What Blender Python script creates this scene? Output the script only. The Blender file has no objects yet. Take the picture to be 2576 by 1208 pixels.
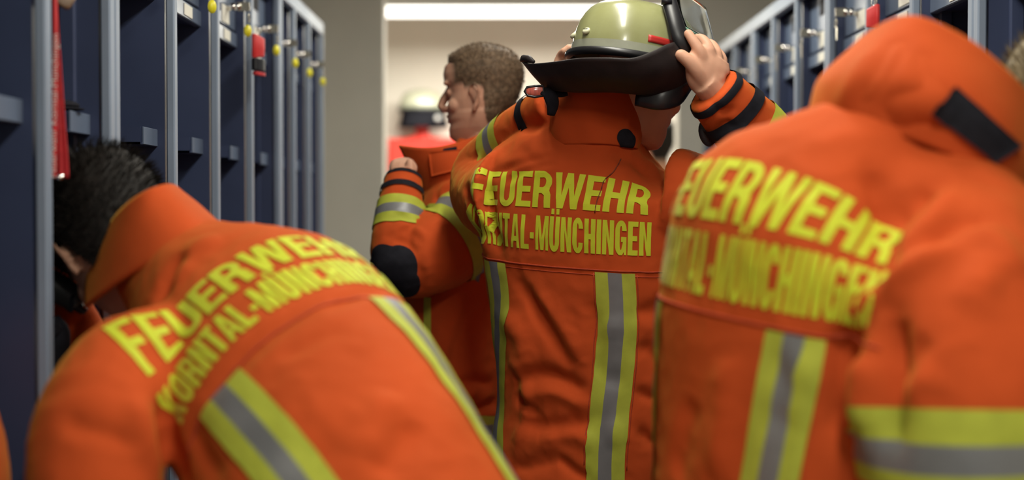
import bpy, bmesh, math, random
import numpy as np
from mathutils import Vector, Matrix, Euler, noise as mnoise
from mathutils.bvhtree import BVHTree

random.seed(7)
RNG = np.random.default_rng(11)
SC = bpy.context.scene
COL = SC.collection

# ------------------------------------------------------------------ camera
CAM_LOC = Vector((0.0, 0.0, 1.40))
CAM_ROT = Euler((math.radians(90 - 1.345), 0.0, math.radians(-0.208)), 'XYZ')
FPX, CX, CY = 3577.0, 1288.0, 604.0
cam_d = bpy.data.cameras.new('camera')
cam_d.sensor_width = 36.0
cam_d.lens = 36.0 * FPX / 2576.0
cam_d.clip_start = 0.05
cam_d.dof.use_dof = True
cam_d.dof.focus_distance = 2.93
cam_d.dof.aperture_fstop = 1.7
cam = bpy.data.objects.new('camera', cam_d)
cam.location = CAM_LOC
cam.rotation_euler = CAM_ROT
COL.objects.link(cam)
SC.camera = cam
_R = CAM_ROT.to_matrix()


def pdir(px, py):
    return _R @ Vector(((px - CX) / FPX, -(py - CY) / FPX, -1.0))


def P(px, py, Y):
    """point of the place seen at photo pixel (px, py) standing Y metres down the aisle"""
    d = pdir(px, py)
    return CAM_LOC + d * (Y / d.y)


# ------------------------------------------------------------------ world, exposure
world = bpy.data.worlds.new('world')
SC.world = world
world.use_nodes = True
wb = world.node_tree.nodes['Background']
wb.inputs[0].default_value = (0.98, 0.96, 0.94, 1)
wb.inputs[1].default_value = 0.30
SC.view_settings.view_transform = 'Standard'
SC.view_settings.look = 'None'
SC.view_settings.gamma = 1.0
SC.view_settings.use_curve_mapping = False
SC.view_settings.exposure = 0.0
FILL_W = 36.0       # watts of the added fill luminaire over the viewer
LAMP_W = 24.0        # watts of one ceiling luminaire over the aisle
BACK_W = 105.0        # watts of the luminaire in the room beyond

# ------------------------------------------------------------------ materials
MATS = {}


def mat(name, col, rough=0.5, metal=0.0, spec=0.5, var=0.0, vscale=8.0, col2=None, bump=0.0, bscale=200.0,
        bump2=0.0, b2scale=12.0, sheen=0.0, coat=0.0, trans=0.0, emit=None, estr=0.0, alpha=1.0, stretch=None,
        ior=1.45, sss=0.0, rvar=0.0, tint=None, stint=None):
    if name in MATS:
        return MATS[name]
    m = bpy.data.materials.new(name)
    m.use_nodes = True
    nt = m.node_tree
    b = nt.nodes['Principled BSDF']
    b.inputs['Roughness'].default_value = rough
    b.inputs['Metallic'].default_value = metal
    b.inputs['Specular IOR Level'].default_value = spec
    b.inputs['IOR'].default_value = ior
    if stint:
        b.inputs['Sheen Tint'].default_value = (*stint, 1)
    if tint:
        b.inputs['Specular Tint'].default_value = (*tint, 1)
    b.inputs['Sheen Weight'].default_value = sheen
    b.inputs['Sheen Roughness'].default_value = 0.45
    b.inputs['Coat Weight'].default_value = coat
    b.inputs['Coat Roughness'].default_value = 0.12
    b.inputs['Transmission Weight'].default_value = trans
    b.inputs['Alpha'].default_value = alpha
    if sss:
        b.inputs['Subsurface Weight'].default_value = sss
        b.inputs['Subsurface Radius'].default_value = (0.012, 0.005, 0.003)
        b.inputs['Subsurface Scale'].default_value = 1.0
    if emit is not None:
        b.inputs['Emission Color'].default_value = (*emit, 1)
        b.inputs['Emission Strength'].default_value = estr
    tc = nt.nodes.new('ShaderNodeTexCoord')
    src = tc.outputs['Object']
    if stretch:
        mp = nt.nodes.new('ShaderNodeMapping')
        mp.inputs['Scale'].default_value = stretch
        nt.links.new(src, mp.inputs['Vector'])
        src = mp.outputs['Vector']
    nz = nt.nodes.new('ShaderNodeTexNoise')
    nz.inputs['Scale'].default_value = vscale
    nz.inputs['Detail'].default_value = 4.0
    nt.links.new(src, nz.inputs['Vector'])
    rp = nt.nodes.new('ShaderNodeValToRGB')
    c2 = col2 if col2 else tuple(max(0.0, c * (1 - var)) for c in col)
    c1 = col if col2 else tuple(min(1.0, c * (1 + var * 0.5)) for c in col)
    rp.color_ramp.elements[0].position = 0.35
    rp.color_ramp.elements[1].position = 0.65
    rp.color_ramp.elements[0].color = (*c2, 1)
    rp.color_ramp.elements[1].color = (*c1, 1)
    nt.links.new(nz.outputs['Fac'], rp.inputs['Fac'])
    nt.links.new(rp.outputs['Color'], b.inputs['Base Color'])
    if rvar:
        mr = nt.nodes.new('ShaderNodeMapRange')
        mr.inputs['To Min'].default_value = max(0.02, rough - rvar)
        mr.inputs['To Max'].default_value = min(1.0, rough + rvar)
        nt.links.new(nz.outputs['Fac'], mr.inputs['Value'])
        nt.links.new(mr.outputs['Result'], b.inputs['Roughness'])
    prev = None
    for (st, sc_) in ((bump2, b2scale), (bump, bscale)):
        if st > 0:
            n2 = nt.nodes.new('ShaderNodeTexNoise')
            n2.inputs['Scale'].default_value = sc_
            n2.inputs['Detail'].default_value = 3.0
            nt.links.new(src, n2.inputs['Vector'])
            bm_ = nt.nodes.new('ShaderNodeBump')
            bm_.inputs['Strength'].default_value = min(1.0, st)
            bm_.inputs['Distance'].default_value = 0.35 / sc_
            nt.links.new(n2.outputs['Fac'], bm_.inputs['Height'])
            if prev is not None:
                nt.links.new(prev.outputs['Normal'], bm_.inputs['Normal'])
            prev = bm_
    if prev is not None:
        nt.links.new(prev.outputs['Normal'], b.inputs['Normal'])
    MATS[name] = m
    return m


M_WALL = mat('painted_wall', (0.66, 0.63, 0.54), 0.75, var=0.05, vscale=3, bump=0.15, bscale=260)
M_WALL2 = mat('pale_wall', (0.80, 0.75, 0.66), 0.75, var=0.03, vscale=3, bump=0.1, bscale=260)
M_CEIL = mat('ceiling_paint', (0.62, 0.60, 0.55), 0.85, var=0.05, vscale=2, bump=0.15, bscale=160)
M_FLOOR = mat('floor_tile', (0.17, 0.17, 0.17), 0.45, var=0.25, vscale=6, bump=0.1, bscale=90)
M_BLUE = mat('locker_blue_paint', (0.040, 0.054, 0.112), 0.42, spec=0.45, var=0.10, vscale=5, bump=0.08, bscale=500, rvar=0.06)
M_RAIL = mat('locker_rail_pale', (0.22, 0.27, 0.35), 0.5, spec=0.35, var=0.06, vscale=6, rvar=0.05)  # paler blue-grey than the locker panels
M_BLUEL = mat('locker_door_paint', (0.115, 0.15, 0.22), 0.35, spec=0.5, var=0.08, vscale=5, rvar=0.05)
M_GAP = mat('dark_slot', (0.012, 0.012, 0.016), 0.8, var=0.2)
M_PAPER = mat('label_paper', (0.82, 0.80, 0.70), 0.7, var=0.05, vscale=30)
M_CHROME = mat('chrome', (0.75, 0.73, 0.70), 0.15, metal=1.0, var=0.05)
M_BRASS = mat('key_metal', (0.55, 0.50, 0.38), 0.3, metal=1.0, var=0.1, vscale=60)
M_YTAG = mat('yellow_tag', (0.80, 0.72, 0.03), 0.4, var=0.05, vscale=40)
M_RED = mat('red_paint', (0.62, 0.045, 0.03), 0.4, var=0.1, vscale=5)
M_REDW = mat('red_webbing', (0.50, 0.02, 0.025), 0.55, var=0.15, vscale=60, bump=0.3, bscale=900)
M_BLACKP = mat('black_plastic', (0.012, 0.012, 0.016), 0.45, var=0.2, vscale=20)
M_BLACKF = mat('black_fabric', (0.012, 0.012, 0.017), 0.85, var=0.25, vscale=60, bump=0.3, bscale=700, spec=0.2)
M_LAMP = mat('lamp_diffuser', (0.9, 0.9, 0.86), 0.6, emit=(1.0, 0.97, 0.88), estr=6.0)
M_LAMPB = mat('lamp_diffuser_far', (0.9, 0.9, 0.86), 0.6, emit=(1.0, 0.97, 0.88), estr=2.6)
M_WHITEM = mat('white_metal', (0.75, 0.75, 0.72), 0.4, var=0.03)

# ------------------------------------------------------------------ object helpers
WL = {}          # world location of each thing (its base)


def empty(name, loc, label, cat, group=None):
    o = bpy.data.objects.new(name, None)
    COL.objects.link(o)
    o.location = loc
    o.empty_display_size = 0.1
    o['label'] = label
    o['category'] = cat
    if group:
        o['group'] = group
    WL[o.name] = Vector(loc)
    return o


def mobj(name, verts, faces, m, parent=None, smooth=False, label=None, cat=None, group=None, kind=None, uvsafe=False):
    me = bpy.data.meshes.new(name)
    v = np.asarray(verts, dtype=float).reshape(-1, 3)
    off = WL[parent.name] if parent is not None else Vector((0, 0, 0))
    v = v - np.array(off)
    me.from_pydata(v.tolist(), [], [tuple(int(i) for i in f) for f in faces])
    me.validate()
    me.update()
    if smooth:
        me.polygons.foreach_set('use_smooth', [True] * len(me.polygons))
    return link(name, me, m, parent, label, cat, group, kind)


def link(name, me, m, parent=None, label=None, cat=None, group=None, kind=None):
    o = bpy.data.objects.new(name, me)
    COL.objects.link(o)
    if m is not None:
        me.materials.clear()
        me.materials.append(m)
    if parent is not None:
        o.parent = parent
        WL[o.name] = WL[parent.name]
    else:
        WL[o.name] = Vector((0, 0, 0))
    if label:
        o['label'] = label
    if cat:
        o['category'] = cat
    if group:
        o['group'] = group
    if kind:
        o['kind'] = kind
    return o


def box_data(x0, x1, y0, y1, z0, z1, bev=0.0, seg=1):
    bm = bmesh.new()
    bmesh.ops.create_cube(bm, size=1.0)
    for v in bm.verts:
        v.co = Vector((x0 + (v.co.x + .5) * (x1 - x0), y0 + (v.co.y + .5) * (y1 - y0), z0 + (v.co.z + .5) * (z1 - z0)))
    if bev > 0:
        bmesh.ops.bevel(bm, geom=list(bm.edges), offset=bev, segments=seg, affect='EDGES', profile=0.5)
    bm.verts.index_update()
    vs = [tuple(v.co) for v in bm.verts]
    fs = [[v.index for v in f.verts] for f in bm.faces]
    bm.free()
    return vs, fs


def box(name, x0, x1, y0, y1, z0, z1, m, parent=None, bev=0.0, seg=1, **k):
    x0, x1 = min(x0, x1), max(x0, x1)
    y0, y1 = min(y0, y1), max(y0, y1)
    z0, z1 = min(z0, z1), max(z0, z1)
    vs, fs = box_data(x0, x1, y0, y1, z0, z1, bev, seg)
    return mobj(name, vs, fs, m, parent, **k)


def merge(parts):
    V, F = [], []
    for vs, fs in parts:
        n = len(V)
        V += [tuple(v) for v in vs]
        F += [[i + n for i in f] for f in fs]
    return V, F


def tube(path, radii, ref=(1, 0, 0), n=16, e=2.0, caps=True, closed=False):
    """loft of (super)elliptic rings; radii: r, (a, b) or (a, b_back, b_front); b lies along ref x tangent"""
    pts = [Vector(p) for p in path]
    m = len(pts)
    ref = [Vector(r) for r in ref] if hasattr(ref[0], '__len__') else [Vector(ref)] * m
    V, F = [], []
    for i, p in enumerate(pts):
        if closed:
            t = pts[(i + 1) % m] - pts[i - 1]
        else:
            t = pts[min(i + 1, m - 1)] - pts[max(i - 1, 0)]
        t.normalize()
        r = ref[i] - t * ref[i].dot(t)
        if r.length < 1e-6:
            r = t.orthogonal()
        r.normalize()
        b = r.cross(t)
        rad = radii[i] if hasattr(radii, '__len__') else radii
        if not hasattr(rad, '__len__'):
            rad = (rad, rad, rad)
        if len(rad) == 2:
            rad = (rad[0], rad[1], rad[1])
        ee = e[i] if hasattr(e, '__len__') else e
        for k in range(n):
            th = 2 * math.pi * k / n
            c, s = math.cos(th), math.sin(th)
            cc = math.copysign(abs(c) ** (2 / ee), c)
            ss = math.copysign(abs(s) ** (2 / ee), s)
            q = p + r * (rad[0] * cc) + b * ((rad[1] if ss >= 0 else rad[2]) * ss)
            V.append(tuple(q))
    for i in range(m if closed else m - 1):
        for k in range(n):
            a, bq = i * n + k, i * n + (k + 1) % n
            j = (i + 1) % m
            c, d = j * n + (k + 1) % n, j * n + k
            F.append([a, bq, c, d])
    if caps and not closed:
        F.append(list(range(n))[::-1])
        F.append([(m - 1) * n + k for k in range(n)])
    return V, F


def ball(c, r, n=16, m=10, rot=None):
    """ellipsoid, r scalar or 3 radii"""
    if not hasattr(r, '__len__'):
        r = (r, r, r)
    R = rot if rot is not None else Matrix.Identity(3)
    c = Vector(c)
    V, F = [], []
    V.append(tuple(c + R @ Vector((0, 0, r[2]))))
    for i in range(1, m):
        ph = math.pi * i / m
        for k in range(n):
            th = 2 * math.pi * k / n
            V.append(tuple(c + R @ Vector((r[0] * math.sin(ph) * math.cos(th), r[1] * math.sin(ph) * math.sin(th), r[2] * math.cos(ph)))))
    V.append(tuple(c + R @ Vector((0, 0, -r[2]))))
    for k in range(n):
        F.append([0, 1 + k, 1 + (k + 1) % n])
    for i in range(m - 2):
        for k in range(n):
            a = 1 + i * n + k
            b = 1 + i * n + (k + 1) % n
            F.append([a, a + n, b + n, b])
    L = len(V) - 1
    for k in range(n):
        F.append([L, L - n + (k + 1) % n, L - n + k])
    return V, F


def spline(pts, n):
    """Catmull-Rom resample of rows (any dimension) to n rows, even in chord length of the first 3 columns"""
    A = np.array([np.array(list(p), float) for p in pts])
    if len(A) == 2:
        t = np.linspace(0, 1, n)[:, None]
        return A[0] * (1 - t) + A[1] * t
    d = np.r_[0, np.cumsum(np.maximum(1e-9, np.linalg.norm(np.diff(A[:, :3], axis=0), axis=1)))]
    out = []
    for s in np.linspace(0, d[-1], n):
        i = min(max(np.searchsorted(d, s, side='right') - 1, 0), len(A) - 2)
        u = (s - d[i]) / (d[i + 1] - d[i])
        p1, p2 = A[i], A[i + 1]
        h = d[i + 1] - d[i]
        m1 = (A[i + 1] - A[i - 1]) / (d[i + 1] - d[i - 1]) * h if i > 0 else (p2 - p1)
        m2 = (A[i + 2] - A[i]) / (d[i + 2] - d[i]) * h if i + 2 < len(A) else (p2 - p1)
        u2, u3 = u * u, u * u * u
        out.append((2 * u3 - 3 * u2 + 1) * p1 + (u3 - 2 * u2 + u) * m1 + (-2 * u3 + 3 * u2) * p2 + (u3 - u2) * m2)
    return np.array(out)


def evaluated_mesh(vs, fs, mods):
    me = bpy.data.meshes.new('tmp')
    me.from_pydata([tuple(v) for v in vs], [], fs)
    o = bpy.data.objects.new('tmp', me)
    COL.objects.link(o)
    for typ, props in mods:
        md = o.modifiers.new(typ, typ)
        for k, v in props.items():
            setattr(md, k, v)
    dg = bpy.context.evaluated_depsgraph_get()
    me2 = bpy.data.meshes.new_from_object(o.evaluated_get(dg))
    n = len(me2.vertices)
    V = np.empty(n * 3)
    me2.vertices.foreach_get('co', V)
    V = V.reshape(-1, 3)
    F = [list(p.vertices) for p in me2.polygons]
    bpy.data.objects.remove(o)
    bpy.data.meshes.remove(me)
    bpy.data.meshes.remove(me2)
    return V, F


def union(parts, voxel=0.006, smooth=6, fac=0.5):
    vs, fs = merge(parts)
    return evaluated_mesh(vs, fs, [('REMESH', dict(mode='VOXEL', voxel_size=voxel, adaptivity=0.0)),
                                   ('SMOOTH', dict(factor=fac, iterations=smooth))])


def vnormals(V, F):
    V = np.asarray(V)
    N = np.zeros_like(V)
    q = np.array([f if len(f) == 4 else [f[0], f[1], f[2], f[2]] for f in F])
    n = np.cross(V[q[:, 2]] - V[q[:, 0]], V[q[:, 3]] - V[q[:, 1]])
    tri = q[:, 2] == q[:, 3]
    if tri.any():
        n[tri] = np.cross(V[q[tri, 1]] - V[q[tri, 0]], V[q[tri, 2]] - V[q[tri, 0]])
    for k in range(4):
        np.add.at(N, q[:, k], n)
    return N / np.maximum(1e-12, np.linalg.norm(N, axis=1))[:, None]


def bvh(V, F):
    return BVHTree.FromPolygons([tuple(v) for v in V], F)


def hit(tree, px, py):
    d = pdir(px, py).normalized()
    loc, nrm, idx, dist = tree.ray_cast(CAM_LOC, d)
    return loc, nrm
# ================================================================== the room
KS = 1.13
DL, DR = 0.621 * KS, 0.810 * KS
WALL_Y = 5.86 * KS          # end wall of the aisle with its wide opening
BACK_Y = 9.1
CEIL_Z = 2.74


def struct(name, x0, x1, y0, y1, z0, z1, m, parent=None, bev=0.0):
    o = box(name, x0, x1, y0, y1, z0, z1, m, parent, bev)
    if parent is None:
        o['kind'] = 'structure'
    return o


struct('floor', -2.6, 2.6, -2.6, BACK_Y + 0.1, -0.06, 0.0, M_FLOOR)
struct('ceiling', -2.6, 2.6, -2.6, BACK_Y + 0.1, CEIL_Z, CEIL_Z + 0.06, M_CEIL)
struct('wall_left', -1.36, -1.24, -2.6, WALL_Y, 0, CEIL_Z, M_WALL)
struct('wall_right', 1.44, 1.56, -2.6, WALL_Y, 0, CEIL_Z, M_WALL)
xo0, xo1 = P(965, 520, WALL_Y).x, P(1706, 520, WALL_Y).x
struct('wall_end_left', -1.36, xo0, WALL_Y, WALL_Y + 0.16, 0, CEIL_Z, M_WALL, bev=0.006)
struct('wall_end_right', xo1, 1.56, WALL_Y, WALL_Y + 0.16, 0, CEIL_Z, M_WALL, bev=0.006)
struct('wall_back', -2.6, 2.6, BACK_Y, BACK_Y + 0.1, 0, CEIL_Z, M_WALL2)
struct('wall_far_left', -2.6, -2.5, WALL_Y, BACK_Y, 0, CEIL_Z, M_WALL2)
struct('wall_far_right', 2.5, 2.6, WALL_Y, BACK_Y, 0, CEIL_Z, M_WALL2)
box('baseboard_left', -1.24, xo0 - 0.004, WALL_Y - 0.012, WALL_Y, 0, 0.07, M_FLOOR, kind='structure')
box('baseboard_right', xo1 + 0.004, 1.44, WALL_Y - 0.012, WALL_Y, 0, 0.07, M_FLOOR, kind='structure')


def luminaire(label, x, y, lx, ly, z, watts, diff, group='ceiling luminaires over the aisle', lamp=True):
    t = empty('ceiling_lamp', (x, y, z), label, 'lamp', group)
    box('housing', x - lx / 2 - .02, x + lx / 2 + .02, y - ly / 2 - .02, y + ly / 2 + .02, z + .03, CEIL_Z, M_WHITEM, t, 0.008)
    box('diffuser', x - lx / 2, x + lx / 2, y - ly / 2, y + ly / 2, z, z + .032, diff, t, 0.008)
    for sx in (-1, 1):
        box('end_cap', x - lx / 2 - .02 if lx > ly and sx < 0 else (x + lx / 2 if lx > ly else x - lx / 2),
            x - lx / 2 if lx > ly and sx < 0 else (x + lx / 2 + .02 if lx > ly else x + lx / 2),
            y - ly / 2 if lx > ly else (y - ly / 2 - .02 if sx < 0 else y + ly / 2),
            y + ly / 2 if lx > ly else (y - ly / 2 if sx < 0 else y + ly / 2 + .02), z + .002, z + .03, M_WHITEM, t)
    if lamp:
        ld = bpy.data.lights.new('ceiling_lamp_light', 'AREA')
        ld.shape = 'RECTANGLE'
        ld.size, ld.size_y = lx * .96, ly * .96
        ld.energy = watts
        ld.color = (1.0, 0.965, 0.85)
        lo = bpy.data.objects.new('ceiling_lamp_light', ld)
        COL.objects.link(lo)
        lo.parent = t
        lo.location = (0, 0, -0.004)
    return t


AX = (DR - DL) / 2
luminaire('long white ceiling luminaire over the aisle above the bending firefighter', AX + .10, 2.45, 0.16, 1.45, CEIL_Z - .09, LAMP_W, M_LAMP)
luminaire('added long white fill luminaire over the aisle above the viewer, out of view', AX + .25, 0.30, 0.16, 1.45, CEIL_Z - .09, FILL_W, M_LAMP)  # unseen lamp, added to brighten the jacket backs facing the viewer
luminaire('long white ceiling luminaire over the aisle near the end wall', AX + .12, 4.6, 0.16, 1.25, CEIL_Z - .09, LAMP_W * 1.0, M_LAMP)
# bright strip seen at the top of the picture in the room beyond
zl = P(1200, 31, 7.7).z
luminaire('bright white strip lamp at the ceiling of the room beyond', 0.13, 7.8, 1.80, 0.24, zl, BACK_W, M_LAMPB, None)


# ------------------------------------------------------------------ lockers
TOPZ = 1.40 + .615 * KS
BOXZ = 1.40 + .387 * KS


def key_on(parent, x, s, y, z, tag=True, label_tag=None):
    """key hanging from a lock: bow, ring and tag (sub-parts of the door)"""
    V, F = tube([(x + 0.004 * s, y + .011 * math.cos(a), z - .030 + .011 * math.sin(a)) for a in np.linspace(0, 2 * math.pi, 13)[:-1]],
                0.0012, ref=(1, 0, 0), n=5, closed=True)
    mobj('key_ring', V, F, M_BRASS, parent, True)
    if tag:
        V, F = tube([(x, y, z - .064), (x + .0018 * s, y - .0025, z - .064)], [(0.016, 0.0105)] * 2, ref=(0, 0, 1), n=18)
        mobj('key_tag', V, F, M_YTAG, parent, True)
    else:
        vs, fs = box_data(x, x + .0025 * s if s > 0 else x - .0025, y - .004, y + .004, z - .075, z - .04)
        mobj('key', vs, fs, M_BRASS, parent)


def locker(label, s, D, ys, group, opts):
    """one locker unit with open bays; s = -1 left side, +1 right side; ys = centres of the rails"""
    X = lambda d: s * (D + d)            # d metres behind the front plane
    ys = [y * KS for y in ys]
    y0, y1 = ys[0], ys[-1]
    t = empty('locker', (X(0.25), (y0 + y1) / 2, 0), label, 'locker', group)
    dep = 0.50
    hw = 0.017
    box('back_panel', X(dep - .006), X(dep), y0 - hw, y1 + hw, 0.08, TOPZ, M_BLUE, t)
    box('top_panel', X(0.0), X(dep), y0 - hw, y1 + hw, TOPZ - .018, TOPZ, M_BLUE, t)
    box('top_rail', X(-.004), X(.02), y0 - hw, y1 + hw, TOPZ - .045, TOPZ + .003, M_RAIL, t, 0.003)
    box('base_panel', X(0.0), X(dep), y0 - hw, y1 + hw, 0.08, 0.10, M_BLUE, t)
    box('plinth', X(0.03), X(dep), y0 - hw, y1 + hw, 0.0, 0.08, M_BLUE, t)
    for i, y in enumerate(ys):
        box('divider', X(.018), X(dep - .006), y - .011, y + .011, 0.10, TOPZ - .018, M_BLUE, t)
        box('rail', X(-.004), X(.014), y - .0142, y + .0142, 0.085, TOPZ - .043, M_RAIL, t, 0.003)
        if i in opts.get('ribs', ()):
            # folded vertical lip standing on the divider's near face
            box('lip', X(.055), X(.085), y - .024, y - .010, 0.12, TOPZ - .05, M_BLUE, t, 0.004)
    for i in range(len(ys) - 1):
        a, b = ys[i] + .011, ys[i + 1] - .011
        # closed compartment at the top of the bay
        r = 0.040
        box('compartment', X(r + .012), X(dep - .01), a, b, BOXZ, BOXZ + .014, M_BLUE, t)
        box('compartment_sill', X(r - .004), X(r + .014), a, b, BOXZ - .004, BOXZ + .034, M_BLUEL, t, 0.002)
        door = box('compartment_door', X(r), X(r + .012), a + .004, b - .004, BOXZ + .041, TOPZ - .05, M_BLUEL, t, 0.002)
        box('door_gap', X(r + .010), X(r + .016), a, b, BOXZ + .03, BOXZ + .045, M_GAP, t)
        o = opts.get(i, {})
        w = b - a
        if o.get('label', True):
            yl = a + w * (.66 if s < 0 else .52)
            box('label', X(r - .0025), X(r), yl - .045, yl + .045, BOXZ + .047, BOXZ + .092, M_PAPER, door)
            box('label', X(r - .0062), X(r - .0042), yl - .04, yl + .04, BOXZ + .002, BOXZ + .028, M_PAPER, door)
        if o.get('vent', True):
            ym = a + w * (.60 if s < 0 else .50)
            box('vent_slot', X(r - .003), X(r + .0005), ym - .05, ym + .05, TOPZ - .115, TOPZ - .065, M_GAP, door, 0.0008)
        if o.get('lock', True):
            yk = a + w * (.70 if s < 0 else .62)
            zk = 1.40 + .468 * KS
            V, F = tube([(X(r + .002), yk, zk), (X(r - .022), yk, zk), (X(r - .026), yk, zk)], [.011, .011, .008], ref=(0, 0, 1), n=14)
            mobj('lock', V, F, M_CHROME, door, True)
            V, F = ball((X(r - .030), yk, zk), (.011, .011, .011), 14, 8)
            mobj('knob', V, F, M_CHROME, door, True)
            vs, fs = box_data(min(X(r - .028), X(r - .062)), max(X(r - .028), X(r - .062)), yk - .0015, yk + .0015, zk - .012, zk + .012, 0.0006)
            mobj('key', vs, fs, M_BRASS, door)
            if o.get('key', True):
                key_on(door, X(r - .056), -s, yk, zk, o.get('tag', s < 0))
        # narrow tray on the far side wall
        if opts.get('tray', True):
            zt = 1.40 + .117 * KS
            tw = 0.115
            V1 = box_data(min(X(.036), X(.25)), max(X(.036), X(.25)), b - tw, b, zt - .006, zt - .001)
            V2 = box_data(min(X(.033), X(.037)), max(X(.033), X(.037)), b - tw + .002, b, zt - .006, zt + .030, .001)
            V3 = box_data(min(X(.040), X(.25)), max(X(.040), X(.25)), b - tw, b - tw + .003, zt - .006, zt + .030)
            tr = mobj('tray', *V1, M_BLUE, t)
            mobj('tray_front', *V2, M_BLUEL, tr)
            mobj('tray_side', *V3, M_BLUE, tr)
    return t


GL, GR = 'blue lockers along the aisle on the side of the red lanyard', 'blue lockers along the aisle behind the raised arm'
locker('blue open locker with a red lanyard hanging in it beside the bending firefighter', -1, DL, [1.22, 1.575, 1.925, 2.236], GL,
       dict(ribs=(3,), trayz=1.52))
locker('blue four-bay open locker behind the dark-haired bending head', -1, DL, [2.267, 2.664, 3.060, 3.468, 3.884], GL,
       dict(ribs=(4,)))
locker('narrow blue three-bay locker at the end next to the grey wall', -1, DL, [3.918, 4.165, 4.480, 4.795], GL,
       dict(tray=True))
locker('blue locker nearest the viewer behind the upturned orange collar', 1, DR, [1.41, 1.76, 2.11, 2.452], GR, dict(ribs=(1, 2, 3), tray=False))
locker('blue locker with a red pouch and paper labels behind the orange collar', 1, DR, [2.483, 2.846, 3.198, 3.578], GR, dict(ribs=(1, 2, 3), tray=False))
locker('blue locker with shiny knobs between the raised sleeve and orange collar', 1, DR, [3.610, 3.985, 4.337, 4.672], GR, dict(ribs=(1, 2, 3), tray=False))
locker('farthest blue locker beyond the raised hand, by the end wall', 1, DR, [4.703, 5.08, 5.45, 5.82], GR, dict(ribs=(1, 2, 3), tray=False))
# ================================================================== cloth, lettering, bands
M_ORANGE = mat('orange_fabric', (0.49, 0.070, 0.018), 0.8, spec=0.12, tint=(1.0, .6, .15), sheen=0.18, stint=(1.0, .72, .12), var=0.10, vscale=7, bump=0.25, bscale=900, bump2=0.12, b2scale=26)
M_SEAM = mat('seam_thread', (0.42, 0.05, 0.012), 0.8, var=0.2, vscale=80)
M_LETTER = mat('yellow_print', (0.54, 0.58, 0.03), 0.65, spec=0.2, sheen=0.1, var=0.06, vscale=40, bump=0.15, bscale=900)
M_YSTRIPE = mat('lime_tape', (0.40, 0.43, 0.05), 0.65, spec=0.2, var=0.10, vscale=30, bump=0.25, bscale=800)
M_GSTRIPE = mat('silver_tape', (0.20, 0.20, 0.205), 0.45, spec=0.5, metal=0.25, var=0.12, vscale=14, bump=0.2, bscale=900)
M_SKIN = mat('skin', (0.55, 0.30, 0.20), 0.55, spec=0.3, var=0.08, vscale=22, bump=0.12, bscale=420, sss=0.15)
_nt = M_SKIN.node_tree
_at = _nt.nodes.new('ShaderNodeAttribute')
_at.attribute_name = 'stubble'
_mx = _nt.nodes.new('ShaderNodeMix')
_mx.data_type = 'RGBA'
_b = _nt.nodes['Principled BSDF']
_src = _b.inputs['Base Color'].links[0].from_socket
_nt.links.new(_at.outputs['Fac'], _mx.inputs[0])
_nt.links.new(_src, _mx.inputs[6])
_mx.inputs[7].default_value = (0.13, 0.085, 0.055, 1)
_nt.links.new(_mx.outputs[2], _b.inputs['Base Color'])
M_TROUSER = mat('dark_trousers', (0.02, 0.022, 0.03), 0.8, var=0.2, vscale=20, bump=0.25, bscale=600)
M_BOOT = mat('boot_leather', (0.012, 0.011, 0.011), 0.45, var=0.2, vscale=20)


def arc(cx, cy, rx, ry, a0, a1, n=10):
    return [(cx + rx * math.cos(math.radians(a)), cy + ry * math.sin(math.radians(a))) for a in np.linspace(a0, a1, n)]


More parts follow.
